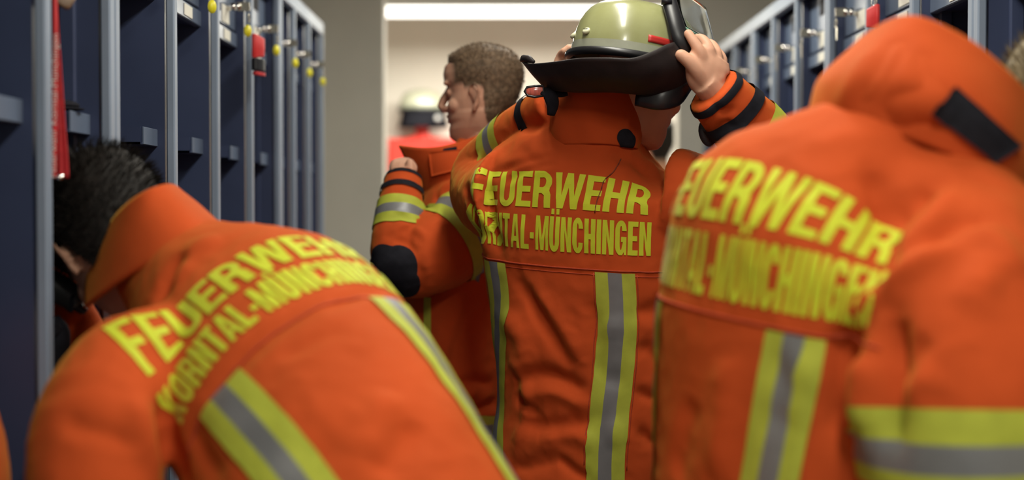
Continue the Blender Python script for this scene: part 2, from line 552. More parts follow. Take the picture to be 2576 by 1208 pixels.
def glyphs(s=0.205, h=0.165, k=1.0):
    """heavy condensed capitals: width and closed outlines (even-odd); k scales widths"""
    G = {}
    w = .52
    G['F'] = (w, [[(0, 0), (s, 0), (s, .40), (.9 * w, .40), (.9 * w, .40 + h), (s, .40 + h), (s, 1 - h), (w, 1 - h), (w, 1), (0, 1)]])
    w = .54
    G['E'] = (w, [[(0, 0), (w, 0), (w, h), (s, h), (s, .42), (.93 * w, .42), (.93 * w, .42 + h), (s, .42 + h), (s, 1 - h), (w, 1 - h), (w, 1), (0, 1)]])
    G['L'] = (w, [[(0, 0), (w, 0), (w, h), (s, h), (s, 1), (0, 1)]])
    w = .62
    ub = [(0, 1)] + arc(w / 2, .28, w / 2, .295, 180, 360, 16) + [(w, 1), (w - s, 1)] + arc(w / 2, .28, w / 2 - s, .13, 360, 180, 12) + [(s, 1)]
    G['U'] = (w, [ub])
    dots = [[(.07, 1.06), (.25, 1.06), (.25, 1.22), (.07, 1.22)], [(w - .25, 1.06), (w - .07, 1.06), (w - .07, 1.22), (w - .25, 1.22)]]
    G['Ü'] = (w, [ub] + dots)
    G['R'] = (.64, [[(0, 0), (s, 0), (s, .40), (.30, .40)] + [(.39, .34), (.42, 0), (.64, 0), (.615, .37), (.56, .47)] +
                    arc(.32, .72, .30, .28, -35, 90, 12) + [(0, 1)],
                    [(s, .40 + h), (.30, .40 + h)] + arc(.30, .71, .12, .145, -80, 80, 8) + [(.30, 1 - h + .005), (s, 1 - h + .005)]])
    w = .93
    G['W'] = (w, [[(0, 1), (.14, 0), (.34, 0), (.465, .60), (.59, 0), (.79, 0), (.93, 1), (.735, 1), (.675, .36), (.56, 1), (.37, 1), (.255, .36), (.195, 1)]])
    w = .63
    G['H'] = (w, [[(0, 0), (s, 0), (s, .41), (w - s, .41), (w - s, 0), (w, 0), (w, 1), (w - s, 1), (w - s, .41 + h + .01), (s, .41 + h + .01), (s, 1), (0, 1)]])
    G['K'] = (.66, [[(0, 0), (s, 0), (s, .27), (.28, .40), (.43, 0), (.66, 0), (.42, .60), (.64, 1), (.42, 1), (s, .58), (s, 1), (0, 1)]])
    w = .62
    out = arc(w / 2, .70, w / 2, .315, 0, 180, 14) + arc(w / 2, .30, w / 2, .315, 180, 360, 14)
    inn = arc(w / 2, .70, w / 2 - s, .155, 0, 180, 10) + arc(w / 2, .30, w / 2 - s, .155, 180, 360, 10)
    G['O'] = (w, [out, inn])
    w = .64
    G['N'] = (w, [[(0, 0), (s - .015, 0), (s - .015, .62), (w - s, 0), (w, 0), (w, 1), (w - s + .015, 1), (w - s + .015, .40), (s, 1), (0, 1)]])
    w = .54
    G['T'] = (w, [[(w / 2 - s / 2, 0), (w / 2 + s / 2, 0), (w / 2 + s / 2, 1 - h), (w, 1 - h), (w, 1), (0, 1), (0, 1 - h), (w / 2 - s / 2, 1 - h)]])
    w = .66
    G['A'] = (w, [[(0, 0), (.195, 0), (.225, .2), (w - .225, .2), (w - .195, 0), (w, 0), (w - .2, 1), (.2, 1)],
                  [(.25, .35), (w - .25, .35), (w / 2, .80)]])
    w = .82
    G['M'] = (w, [[(0, 0), (.18, 0), (.18, .68), (.31, 0), (w - .31, 0), (w - .18, .68), (w - .18, 0), (w, 0), (w, 1), (w - .26, 1), (w / 2, .35), (.26, 1), (0, 1)]])
    w = .60
    G['C'] = (w, [arc(w / 2, .70, w / 2, .315, -8, 180, 14) + arc(w / 2, .30, w / 2, .315, 180, 368, 14) +
                  arc(w / 2, .30, w / 2 - s, .155, 360, 180, 10) + arc(w / 2, .70, w / 2 - s, .155, 180, 0, 10)])
    G['G'] = (.62, [arc(.31, .70, .31, .315, -4, 180, 14) + arc(.31, .30, .31, .315, 180, 285, 8) + [(.47, .09), (.50, 0), (.62, 0), (.62, .53), (.33, .53), (.33, .38), (.425, .38)] +
                    arc(.31, .30, .31 - s, .155, 330, 180, 10) + arc(.31, .70, .31 - s, .155, 180, 0, 10)])
    G['I'] = (s, [[(0, 0), (s, 0), (s, 1), (0, 1)]])
    G['-'] = (.30, [[(.02, .32), (.28, .32), (.28, .50), (.02, .50)]])
    return G


def trapezoids(polys, dy=0.085, dx=0.10):
    """even-odd fill of outlines as small quads [(x,y)*4]"""
    E = []
    ys = set()
    for p in polys:
        for i in range(len(p)):
            a, b = p[i], p[(i + 1) % len(p)]
            ys.add(round(a[1], 5))
            if abs(a[1] - b[1]) > 1e-6:
                E.append((a, b))
    ys = sorted(ys)
    lev = [ys[0]]
    for a, b in zip(ys, ys[1:]):
        n = max(1, int(math.ceil((b - a) / dy)))
        lev += [a + (b - a) * k / n for k in range(1, n + 1)]
    out = []
    for y0, y1 in zip(lev, lev[1:]):
        if y1 - y0 < 1e-6:
            continue
        ym = (y0 + y1) / 2
        xs = []
        for a, b in E:
            lo, hi = (a, b) if a[1] < b[1] else (b, a)
            if lo[1] <= ym < hi[1]:
                f = lambda y: lo[0] + (hi[0] - lo[0]) * (y - lo[1]) / (hi[1] - lo[1])
                xs.append((f(ym), f(y0), f(y1)))
        xs.sort()
        for l, r in zip(xs[::2], xs[1::2]):
            n = max(1, int(math.ceil((r[0] - l[0]) / dx)))
            for k in range(n):
                u, v = k / n, (k + 1) / n
                out.append([(l[1] + (r[1] - l[1]) * u, y0), (l[1] + (r[1] - l[1]) * v, y0),
                            (l[2] + (r[2] - l[2]) * v, y1), (l[2] + (r[2] - l[2]) * u, y1)])
    return out


def text_quads(txt, cap, width, s0, t_base, stem, hor, gap=0.07):
    """quads in garment metres: s to the right, t downwards; fitted to the total width"""
    G = glyphs(stem, hor)
    tot = sum(G[c][0] for c in txt) + gap * (len(txt) - 1)
    kx = width / tot
    x = 0.0
    out = []
    for c in txt:
        w, pl = G[c]
        for q in trapezoids(pl):
            out.append([(s0 + (x + px_) * kx, t_base - py_ * cap) for px_, py_ in q])
        x += w + gap
    return out


def surface_patch(name, V, F, balls, m, parent, off=.003, **k):
    """applied piece of cloth: the garment's own surface within the given balls, lifted"""
    N = vnormals(V, F)
    ins = np.zeros(len(V), bool)
    for c, r in balls:
        ins |= np.linalg.norm(V - np.array(c), axis=1) < r
    keep = [f for f in F if any(ins[i] for i in f)]
    used = sorted({i for f in keep for i in f})
    mp = {o: i for i, o in enumerate(used)}
    V = V.copy()
    for i in used:                       # pull the outermost points onto the outline
        if not ins[i]:
            c, r = min(((np.array(c), r) for c, r in balls), key=lambda b: np.linalg.norm(V[i] - b[0]) - b[1])
            d = V[i] - c
            V[i] = c + d / np.linalg.norm(d) * r
    return mobj(name, V[used] + N[used] * off, [[mp[i] for i in f] for f in keep], m, parent, True, **k)


class Drape:
    """metric (s, t) coordinates laid over a garment surface by walking over it from a start point"""

    def __init__(self, tree, start, right, down, smax=0.30, tup=0.14, tdn=0.75, st=0.010):
        self.tree, self.st, self.smax, self.tup, self.tdn = tree, st, smax, tup, tdn
        loc, nrm, _, _ = tree.find_nearest(start)
        self.nt0, self.nt1 = int(tup / st), int(tdn / st)
        self.ns = int(smax / st)
        col_up = self.walk(loc, -Vector(down), self.nt0)
        col_dn = self.walk(loc, Vector(down), self.nt1)
        spine = col_up[::-1] + [loc] + col_dn
        # smooth the row axis so rows stay parallel
        G = []
        for p in spine:
            L = self.walk(p, -Vector(right), self.ns)
            Rr = self.walk(p, Vector(right), self.ns)
            G.append([tuple(q) for q in L[::-1]] + [tuple(p)] + [tuple(q) for q in Rr])
        self.G = np.array(G)

    def walk(self, p, d, n):
        out = []
        p = p.copy()
        d = d.copy()
        _, nm, _, _ = self.tree.find_nearest(p)
        nm = nm.copy()
        for i in range(n):
            d = (d - nm * d.dot(nm)).normalized()
            q = p + d * self.st
            loc, n2, _, _ = self.tree.find_nearest(q)
            if n2.dot(nm) < 0:
                n2 = -n2
            nm = (nm * 0.6 + n2 * 0.4).normalized()
            stp = loc - p
            if stp.length > 1e-6:
                loc = p + stp.normalized() * self.st
            out.append(loc)
            p = loc
        return out

    def at(self, s, t):
        u = min(max(t / self.st + self.nt0, 0), self.G.shape[0] - 1.001)
        v = min(max(s / self.st + self.ns, 0), self.G.shape[1] - 1.001)
        i, j = int(u), int(v)
        fu, fv = u - i, v - j
        G = self.G
        return G[i, j] * (1 - fu) * (1 - fv) + G[i + 1, j] * fu * (1 - fv) + G[i, j + 1] * (1 - fu) * fv + G[i + 1, j + 1] * fu * fv


def lay(tree, pts, off):
    """put points onto a surface, lifted by off"""
    out = []
    for p in pts:
        loc, nrm, _, _ = tree.find_nearest(Vector(p))
        out.append(tuple(loc + nrm * off))
    return out


def quads_obj(name, quads, drape, tree, m, parent, off=0.0016, **k):
    key, V, F = {}, [], []
    for q in quads:
        f = []
        for p in q:
            kk = (round(p[0], 5), round(p[1], 5))
            if kk not in key:
                key[kk] = len(V)
                V.append(drape.at(*p))
            f.append(key[kk])
        F.append(f[::-1])
    V = lay(tree, V, off)
    return mobj(name, V, F, m, parent, True, **k)


def strip_quads(s0, s1, t0, t1, dt=0.012, ns=3, wave=None):
    nt = max(2, int((t1 - t0) / dt))
    out = []
    S = lambda u, t: s0 + (s1 - s0) * u + (wave(t) if wave else 0)
    for i in range(nt):
        ta, tb = t0 + (t1 - t0) * i / nt, t0 + (t1 - t0) * (i + 1) / nt
        for j in range(ns):
            a, b = j / ns, (j + 1) / ns
            out.append([(S(a, tb), tb), (S(b, tb), tb), (S(b, ta), ta), (S(a, ta), ta)])
    return out


def tape(drape, tree, parent, s0, s1, t0, t1, wave=None, off=0.0032):
    w = (s1 - s0)
    quads_obj('lime_stripe', strip_quads(s0, s0 + w * .33, t0, t1, wave=wave), drape, tree, M_YSTRIPE, parent, off)
    quads_obj('silver_stripe', strip_quads(s0 + w * .33, s0 + w * .67, t0, t1, wave=wave), drape, tree, M_GSTRIPE, parent, off)
    quads_obj('lime_stripe', strip_quads(s0 + w * .67, s1, t0, t1, wave=wave), drape, tree, M_YSTRIPE, parent, off)


def sleeve_rings(path, radii, ref, t0, t1, nr=7, n=40):
    A = np.array([list(p) + (list(r) if hasattr(r, '__len__') else [r, r]) for p, r in zip(path, radii)])
    fine = spline(A, 200)
    d = np.r_[0, np.cumsum(np.linalg.norm(np.diff(fine[:, :3], axis=0), axis=1))]
    rows = []
    for t in np.linspace(t0, t1, nr):
        sarc = t * d[-1]
        i = min(np.searchsorted(d, sarc), 198)
        p = Vector(fine[i, :3])
        tg = Vector(fine[min(i + 3, 199), :3] - fine[max(i - 3, 0), :3]).normalized()
        r = Vector(ref) - tg * Vector(ref).dot(tg)
        r.normalize()
        b = r.cross(tg)
        rows.append((p, r, b, fine[i, 3], fine[i, 4]))
    return rows


def band(name, tree, parent, path, radii, ref, t0, t1, m, off=0.003, n=44, nr=5, a0=0, a1=360, **k):
    """a tape round a sleeve, cast outward from the sleeve's axis onto the cloth"""
    rows = sleeve_rings(path, radii, ref, t0, t1, nr)
    full = abs(a1 - a0) >= 359
    m_ = n if full else n + 1
    V, F = [], []
    for p, r, b, ra, rb in rows:
        for i in range(m_):
            a = math.radians(a0 + (a1 - a0) * i / n)
            d = (r * math.cos(a) * ra + b * math.sin(a) * rb)
            L = d.length
            d.normalize()
            loc, nrm, _, dist = tree.ray_cast(p, d, L * 1.28)
            if loc is None:
                loc = p + d * L
            V.append(loc + d * off)
    for i in range(len(rows) - 1):
        for j in range(n):
            j2 = (j + 1) % m_
            F.append([i * m_ + j, i * m_ + j2, (i + 1) * m_ + j2, (i + 1) * m_ + j])
    V = np.array([tuple(v) for v in V])
    return mobj(name, V, F, m, parent, True, **k)


def tri_band(tree, parent, path, radii, ref, tc, w, length, **k):
    """lime / silver / lime reflective tape, w metres wide, centred at fraction tc"""
    h = w / length / 2
    q = h / 3
    band('lime_stripe', tree, parent, path, radii, ref, tc - h, tc - q, M_YSTRIPE, **k)
    band('silver_stripe', tree, parent, path, radii, ref, tc - q, tc + q, M_GSTRIPE, **k)
    band('lime_stripe', tree, parent, path, radii, ref, tc + q, tc + h, M_YSTRIPE, **k)


def folds(V, F, tree, lines, ka=1.0, kw=1.0):
    """raise (+) or sink (-) the cloth along lines; each line: (points, amplitude, width)"""
    N = vnormals(V, F)
    D = np.zeros(len(V))
    for pts, amp, wid in lines:
        amp, wid = amp * ka, wid * kw
        L = []
        for p in pts:
            if len(p) == 2:
                loc, nr = hit(tree, *p)
            else:
                loc = tree.find_nearest(Vector(p))[0]
            if loc is not None:
                L.append(np.array(loc))
        if len(L) < 2:
            continue
        L = spline(L, 14) if len(L) > 2 else np.linspace(L[0], L[1], 8)
        best = np.full(len(V), 1e9)
        bt = np.zeros(len(V))
        for i in range(len(L) - 1):
            a, b = L[i], L[i + 1]
            ab = b - a
            t = np.clip(((V - a) @ ab) / max(1e-12, ab @ ab), 0, 1)
            d = np.linalg.norm(V - (a + t[:, None] * ab), axis=1)
            m = d < best
            best[m] = d[m]
            bt[m] = (i + t[m]) / (len(L) - 1)
        taper = np.clip(np.minimum(bt, 1 - bt) * 5, 0, 1) ** 0.7 * 0.75 + 0.25
        D += amp * taper * np.exp(-(best / wid) ** 2)
    return V + N * D[:, None]


def wrinkle(V, F, amp, scale, seed=0.0, stretch=(1, 1, 1)):
    N = vnormals(V, F)
    D = np.array([mnoise.noise(Vector((v[0] * scale * stretch[0] + seed, v[1] * scale * stretch[1] + seed * .7, v[2] * scale * stretch[2]))) for v in V])
    D2 = np.array([mnoise.noise(Vector((v[0] * scale * 2.3 * stretch[0] - seed, v[1] * scale * 2.3 * stretch[1], v[2] * scale * 2.3 * stretch[2] + seed))) for v in V])
    return V + N * (amp * (D + 0.4 * (1 - 2 * np.abs(D2))))[:, None]


def sheet(name, rows, m, parent, nu=24, nv=10, thick=0.004, tree=None, off=0.003, smooth=True, **k):
    """cloth or leather sheet through a grid of points, given real thickness"""
    R = np.array([[np.array(list(p)) for p in row] for row in rows])
    A = np.array([spline(r, nu) for r in R])                      # rows x nu
    if len(A) == 2:
        B = np.array([A[0] * (1 - t) + A[1] * t for t in np.linspace(0, 1, nv)])
    else:
        B = np.stack([spline(A[:, j], nv) for j in range(nu)], axis=1)
    V = B.reshape(-1, 3)
    nvv = len(B)
    if tree is not None:
        V = np.array(lay(tree, V, off))
    F = []
    for i in range(nvv - 1):
        for j in range(nu - 1):
            F.append([i * nu + j, i * nu + j + 1, (i + 1) * nu + j + 1, (i + 1) * nu + j])
    n = len(V)
    N = vnormals(V, F)
    V2 = np.vstack([V + N * thick * .5, V - N * thick * .5])
    F2 = [f for f in F] + [[i + n for i in f[::-1]] for f in F]
    per = [j for j in range(nu)] + [i * nu + nu - 1 for i in range(1, nvv)] + [(nvv - 1) * nu + j for j in range(nu - 2, -1, -1)] + [i * nu for i in range(nvv - 2, 0, -1)]
    for a, b in zip(per, per[1:] + per[:1]):
        F2.append([b, a, a + n, b + n])
    o = mobj(name, V2, F2, m, parent, smooth, **k)
    o['_n'] = n
    SHEETS[o.name] = (V2, F2)
    return o


SHEETS = {}


def patch(name, tree, corners, m, parent, n=10, mm=10, off=0.004, thick=0.003, **k):
    """a flat applied piece: its four photo corners are found on the cloth and the piece is laid over it"""
    cen = np.mean(np.array(corners, float), axis=0)
    c = []
    for p in corners:
        q = None
        for f in np.linspace(0, .9, 19):
            q = hit(tree, p[0] + (cen[0] - p[0]) * f, p[1] + (cen[1] - p[1]) * f)[0]
            if q is not None:
                break
        c.append(q if q is not None else tree.find_nearest(P(p[0], p[1], 3.0))[0])
    c = [Vector(q) for q in c]
    rows = []
    for i in range(mm + 1):
        v = i / mm
        rows.append([(c[0] * (1 - u) + c[1] * u) * (1 - v) + (c[3] * (1 - u) + c[2] * u) * v for u in np.linspace(0, 1, n + 1)])
    V = []
    for p in [p for r in rows for p in r]:
        d = (p - CAM_LOC).normalized()
        loc, nrm, _, _ = tree.ray_cast(CAM_LOC, d)
        if loc is None or (loc - p).length > .08:
            loc, nrm, _, _ = tree.find_nearest(p)
        if nrm.dot(d) > 0:
            nrm = -nrm
        V.append(tuple(loc + nrm * off))
    V = np.array(V)
    nu = n + 1
    F = [[i * nu + j, i * nu + j + 1, (i + 1) * nu + j + 1, (i + 1) * nu + j] for i in range(mm) for j in range(n)]
    N = vnormals(V, F)
    if np.mean([Vector(a).dot(Vector(b) - CAM_LOC) for a, b in zip(N[::7], V[::7])]) > 0:
        F = [f[::-1] for f in F]
        N = -N
    nn = len(V)
    V2 = np.vstack([V, V - N * thick])
    F2 = F + [[i + nn for i in f[::-1]] for f in F]
    per = [j for j in range(nu)] + [i * nu + nu - 1 for i in range(1, mm + 1)] + [mm * nu + j for j in range(nu - 2, -1, -1)] + [i * nu for i in range(mm - 1, 0, -1)]
    for a, b in zip(per, per[1:] + per[:1]):
        F2.append([b, a, a + nn, b + nn])
    return mobj(name, V2, F2, m, parent, True, **k)


def seam(tree, pts, parent, w=0.0022, off=0.0012, name='seam'):
    """stitched seam: a thin raised cord following the cloth"""
    L = [Vector(p) for p in spline([list(hit(tree, *p)[0]) if len(p) == 2 else list(p) for p in pts], 40)]
    L = [Vector(p) for p in lay(tree, L, off)]
    V, F = tube(L, w, ref=(0, 0.3, 1), n=5)
    return mobj(name, V, F, M_SEAM, parent, True)


# ================================================================== heads, hands
def head_parts(T, ears=True, jaw=1.0):
    """closed pieces of a head in head space (x face, y left, z up; ear axis at the origin, chin at z=-.10) placed by T"""
    zz = [-.106, -.100, -.088, -.070, -.055, -.045, -.032, -.025, -.013, 0.0, .020, .035, .050, .070, .090, .110, .122, .130, .134]
    fx = [.060, .078, .088, .089, .082, .088, .085, .089, .084, .084, .079, .083, .093, .095, .090, .068, .045, .02, .0]
    bx = [.010, -.005, -.020, -.035, -.048, -.058, -.068, -.074, -.084, -.093, -.101, -.105, -.108, -.106, -.098, -.078, -.056, -.03, -.012]
    wy = [.018, .030, .041, .051, .057, .060, .063, .065, .068, .070, .071, .072, .074, .075, .071, .058, .042, .024, .008]
    n = 36
    V, F = [], []
    for z, f, b, w in zip(zz, fx, bx, wy):
        cx = min(0.0, f - .02) if z < -.09 else 0.0
        if z < -.09:
            cx = (f + b) / 2
        for k in range(n):
            th = 2 * math.pi * k / n
            c, s = math.cos(th), math.sin(th)
            e = 2.25 if c > 0 else 2.1
            cc = math.copysign(abs(c) ** (2 / e), c)
            ss = math.copysign(abs(s) ** (2 / e), s)
            V.append(tuple(T @ Vector((cx + (f - cx) * cc if c > 0 else cx + (cx - b) * cc, w * jaw * ss if z < -.03 else w * ss, z))))
    m = len(zz)
    for i in range(m - 1):
        for k in range(n):
            F.append([i * n + k, i * n + (k + 1) % n, (i + 1) * n + (k + 1) % n, (i + 1) * n + k])
    F.append(list(range(n))[::-1])
    F.append([(m - 1) * n + k for k in range(n)])
    parts = [(V, F)]
    tp = lambda pts: [T @ Vector(p) for p in pts]
    R3 = T.to_3x3()
    yv = R3 @ Vector((0, 1, 0))
    parts.append(tube(tp([(.078, 0, .040), (.090, 0, .020), (.101, 0, .006), (.108, 0, -.006), (.100, 0, -.017), (.080, 0, -.019)]),
                      [(.007, .010), (.009, .012), (.011, .012), (.012, .011), (.014, .009), (.012, .006)], ref=tuple(yv), n=12))
    for s in (-1, 1):
        parts.append(ball(T @ Vector((.092, s * .011, -.014)), (.010, .007, .007), 10, 8, R3))
        parts.append(ball(T @ Vector((.078, s * .030, .046)), (.012, .022, .007), 12, 8, R3))       # brow
        parts.append(ball(T @ Vector((.073, s * .031, .022)), (.011, .015, .011), 12, 8, R3))       # eye under its lid
        parts.append(ball(T @ Vector((.058, s * .042, -.012)), (.022, .020, .020), 12, 8, R3))       # cheek
    parts.append(ball(T @ Vector((.080, 0, -.036)), (.014, .024, .0065), 14, 8, R3))                  # upper lip
    parts.append(ball(T @ Vector((.079, 0, -.049)), (.013, .021, .0065), 14, 8, R3))                  # lower lip
    parts.append(ball(T @ Vector((.074, 0, -.083)), (.016, .022, .015), 14, 8, R3))                   # chin
    return parts


def ear_parts(T):
    out = []
    R3 = T.to_3x3()
    for s in (-1, 1):
        rim = [(.004, s * .074, -.030), (-.001, s * .080, -.022), (-.008, s * .085, -.006), (-.016, s * .091, .012), (-.016, s * .092, .026), (-.006, s * .089, .034), (.006, s * .083, .031), (.011, s * .077, .018), (.009, s * .074, .008)]
        out.append(tube([T @ Vector(p) for p in rim], [.005, .0055, .0042, .0042, .0045, .0045, .004, .004, .003], ref=tuple(R3 @ Vector((0, 1, 0))), n=8))
        out.append(ball(T @ Vector((-.003, s * .077, .004)), (.012, .0045, .026), 12, 8, R3 @ Matrix.Rotation(.25, 3, 'Y') @ Matrix.Rotation(s * -.35, 3, 'Z')))
        out.append(ball(T @ Vector((.002, s * .076, -.026)), (.007, .005, .009), 10, 8, R3))
    return out


def frame_matrix(loc, fwd, up, scale=1.0):
    f = Vector(fwd).normalized()
    u = Vector(up)
    u = (u - f * u.dot(f)).normalized()
    l = u.cross(f)
    M = Matrix(((f.x, l.x, u.x), (f.y, l.y, u.y), (f.z, l.z, u.z))) * scale
    M = M.to_4x4()
    M.translation = Vector(loc)
    return M


def hair_cap(V, F, T, m, parent, lo=0.008, hi=0.012, line=None, strands=2600, length=0.014, seed=1, comb=(-.4, 0, .5), body=None, fade=0.03, namp=1.0):
    """hair: the scalp part of the head lifted by a noisy thickness, with short strands standing on it"""
    Ti = T.inverted()
    M3 = np.array(Ti.to_3x3())
    loc = np.array(Ti.translation)
    L = V @ M3.T + loc
    N = vnormals(V, F)
    wgt = line(L)                                       # >0 inside the hair, about metres to the hairline
    th = np.clip(wgt / 0.025, 0, 1) ** 0.7
    nz = np.array([mnoise.noise(Vector(v * 70)) for v in L])
    nz2 = np.array([mnoise.noise(Vector(v * np.array([160, 160, 60]))) for v in L])
    H = V + N * (th * (lo + (hi - lo) * np.clip((L[:, 2] - .02) / .09, 0, 1) + namp * (0.0018 * nz + 0.0012 * nz2)) - 0.0005 * (th <= 0))[:, None]
    if body is not None:
        at = body.data.attributes.new('stubble', 'FLOAT', 'POINT')
        dist = np.linalg.norm(L, axis=1)
        at.data.foreach_set('value', np.where(dist < .17, np.clip((wgt + fade) / fade, 0, 1), 0.0).astype(np.float32))
    keep = [f for f in F if all(wgt[i] > -0.002 for i in f)]
    used = sorted({i for f in keep for i in f})
    mp = {o: i for i, o in enumerate(used)}
    VV = [tuple(H[i]) for i in used]
    FF = [[mp[i] for i in f] for f in keep]
    rng = np.random.default_rng(seed)
    cand = [i for i in used if wgt[i] > 0.004]
    R3 = np.array(T.to_3x3())
    cdir = R3 @ np.array(comb)
    for i in rng.choice(cand, size=min(strands, len(cand) * 3)):
        p = H[i] + N[i] * -0.001 + rng.normal(0, .0012, 3)
        d = N[i] * 1.0 + cdir * (0.55 + .5 * rng.random()) + rng.normal(0, .22, 3)
        d /= np.linalg.norm(d)
        ln = length * (0.55 + .6 * rng.random()) * (0.35 + .65 * th[i])
        sd = np.cross(d, rng.normal(0, 1, 3))
        sd /= np.linalg.norm(sd)
        sd *= 0.0007
        k = len(VV)
        tip = p + d * ln + cdir * ln * .25
        mid = p + d * ln * .55
        VV += [tuple(p - sd), tuple(p + sd), tuple(mid + sd * .8), tuple(mid - sd * .8), tuple(tip)]
        FF += [[k, k + 1, k + 2, k + 3], [k + 3, k + 2, k + 4]]
    return mobj('hair', VV, FF, m, parent, True)


def limb(pts, rad, ref=(1, 0, 0), n=14, res=14, e=2.0):
    A = spline([list(p) + (list(r) if hasattr(r, '__len__') else [r, r]) for p, r in zip(pts, rad)], res)
    return tube([a[:3] for a in A], [(a[3], a[4]) if len(a) == 5 else (a[3], a[4], a[5]) for a in A], ref=ref, n=n, e=e)


def finger(pts, r0, r1):
    """tapering finger with a rounded tip"""
    pts = [Vector(p) for p in pts]
    d = (pts[-1] - pts[-2]).normalized()
    A = spline([list(p) for p in pts], 12)
    rr = list(np.linspace(r0, r1, 12))
    path = [Vector(a) for a in A] + [pts[-1] + d * r1 * .5, pts[-1] + d * r1 * .85]
    rr = rr + [r1 * .8, r1 * .35]
    return tube(path, rr, ref=tuple(d.orthogonal()), n=12)


def trousers(parent, hip, feet, m=None):
    """two legs and boots under the jacket, down to the floor"""
    m = m or M_TROUSER
    hip = Vector(hip)
    parts = [limb([hip + Vector((0, 0, .02)), hip, hip + Vector((0, 0, -.12))], [(.13, .09), (.14, .10), (.13, .11)])]
    for f in feet:
        f = Vector(f)
        d = (f - hip)
        side = Vector((d.x, d.y, 0))
        h0 = hip + side * .55 + Vector((0, 0, -.05))
        kn = (h0 * .5 + f * .5) + Vector((0, .03, .02))
        parts.append(limb([h0, kn, f + Vector((0, 0, .14))], [(.085, .085), (.078, .083), (.075, .08)]))
    V, F = union(parts, 0.014, 4)
    V = wrinkle(V, F, .004, 14, 3.0)
    mobj('trousers', V, F, m, parent, True)
    for f in feet:
        f = Vector(f)
        fw = Vector((0, .10, 0))
        bp = [limb([f + Vector((0, -.02, .17)), f + Vector((0, -.02, .08)), f + Vector((0, -.02, .045))], [.062, .058, .05]),
              limb([f + Vector((0, -.08, .045)), f + Vector((0, .05, .05)), f + Vector((0, .17, .035))], [(.042, .044), (.048, .05), (.042, .034)])]
        V, F = union(bp, 0.010, 3)
        V[:, 2] = np.maximum(V[:, 2], 0.002)
        mobj('boot', V, F, M_BOOT, parent, True)
# ================================================================== firefighter putting on the helmet (centre)
def jacket_mesh(torso, ref, sleeves, extra=(), voxel=0.006, smooth=8, e=2.3):
    """torso: rows (point, a, back, front); sleeves: list of (path, radii, ref)"""
    A = spline([list(p) + list(r) for p, r in torso], 34)
    parts = [tube([a[:3] for a in A], [(a[3], a[4], a[5]) for a in A], ref=ref, n=40, e=e)]
    for path, radii, rf in sleeves:
        parts.append(limb(path, radii, ref=rf, n=28, res=22))
    parts += list(extra)
    return union(parts, voxel, smooth)


def body_obj(parent, parts, voxel=0.0035, smooth=3, m=None):
    V, F = union(parts, voxel, smooth)
    o = mobj('body', V, F, m or M_SKIN, parent, True)
    return o, V, F


PH3 = math.radians(28)
R3v = Vector((math.cos(PH3), -math.sin(PH3), 0))
p3 = empty('person', (P(1485, 1208, 3.08).x, 3.08, 0), 'firefighter in orange jacket lifting both arms to put on the pale helmet', 'person', 'firefighters')
t3 = [(P(1478, 1520, 3.08), (.245, .15, .16)), (P(1482, 1208, 3.08), (.228, .145, .16)), (P(1487, 1000, 3.08), (.210, .135, .15)),
      (P(1484, 850, 3.08), (.220, .14, .15)), (P(1480, 690, 3.08), (.235, .145, .15)), (P(1478, 560, 3.08), (.248, .15, .15)),
      (P(1478, 480, 3.08), (.250, .145, .145)), (P(1482, 425, 3.07), (.225, .13, .13)), (P(1490, 385, 3.06), (.165, .115, .115)),
      (P(1500, 355, 3.05), (.115, .10, .10)), (P(1508, 320, 3.04), (.088, .09, .09))]
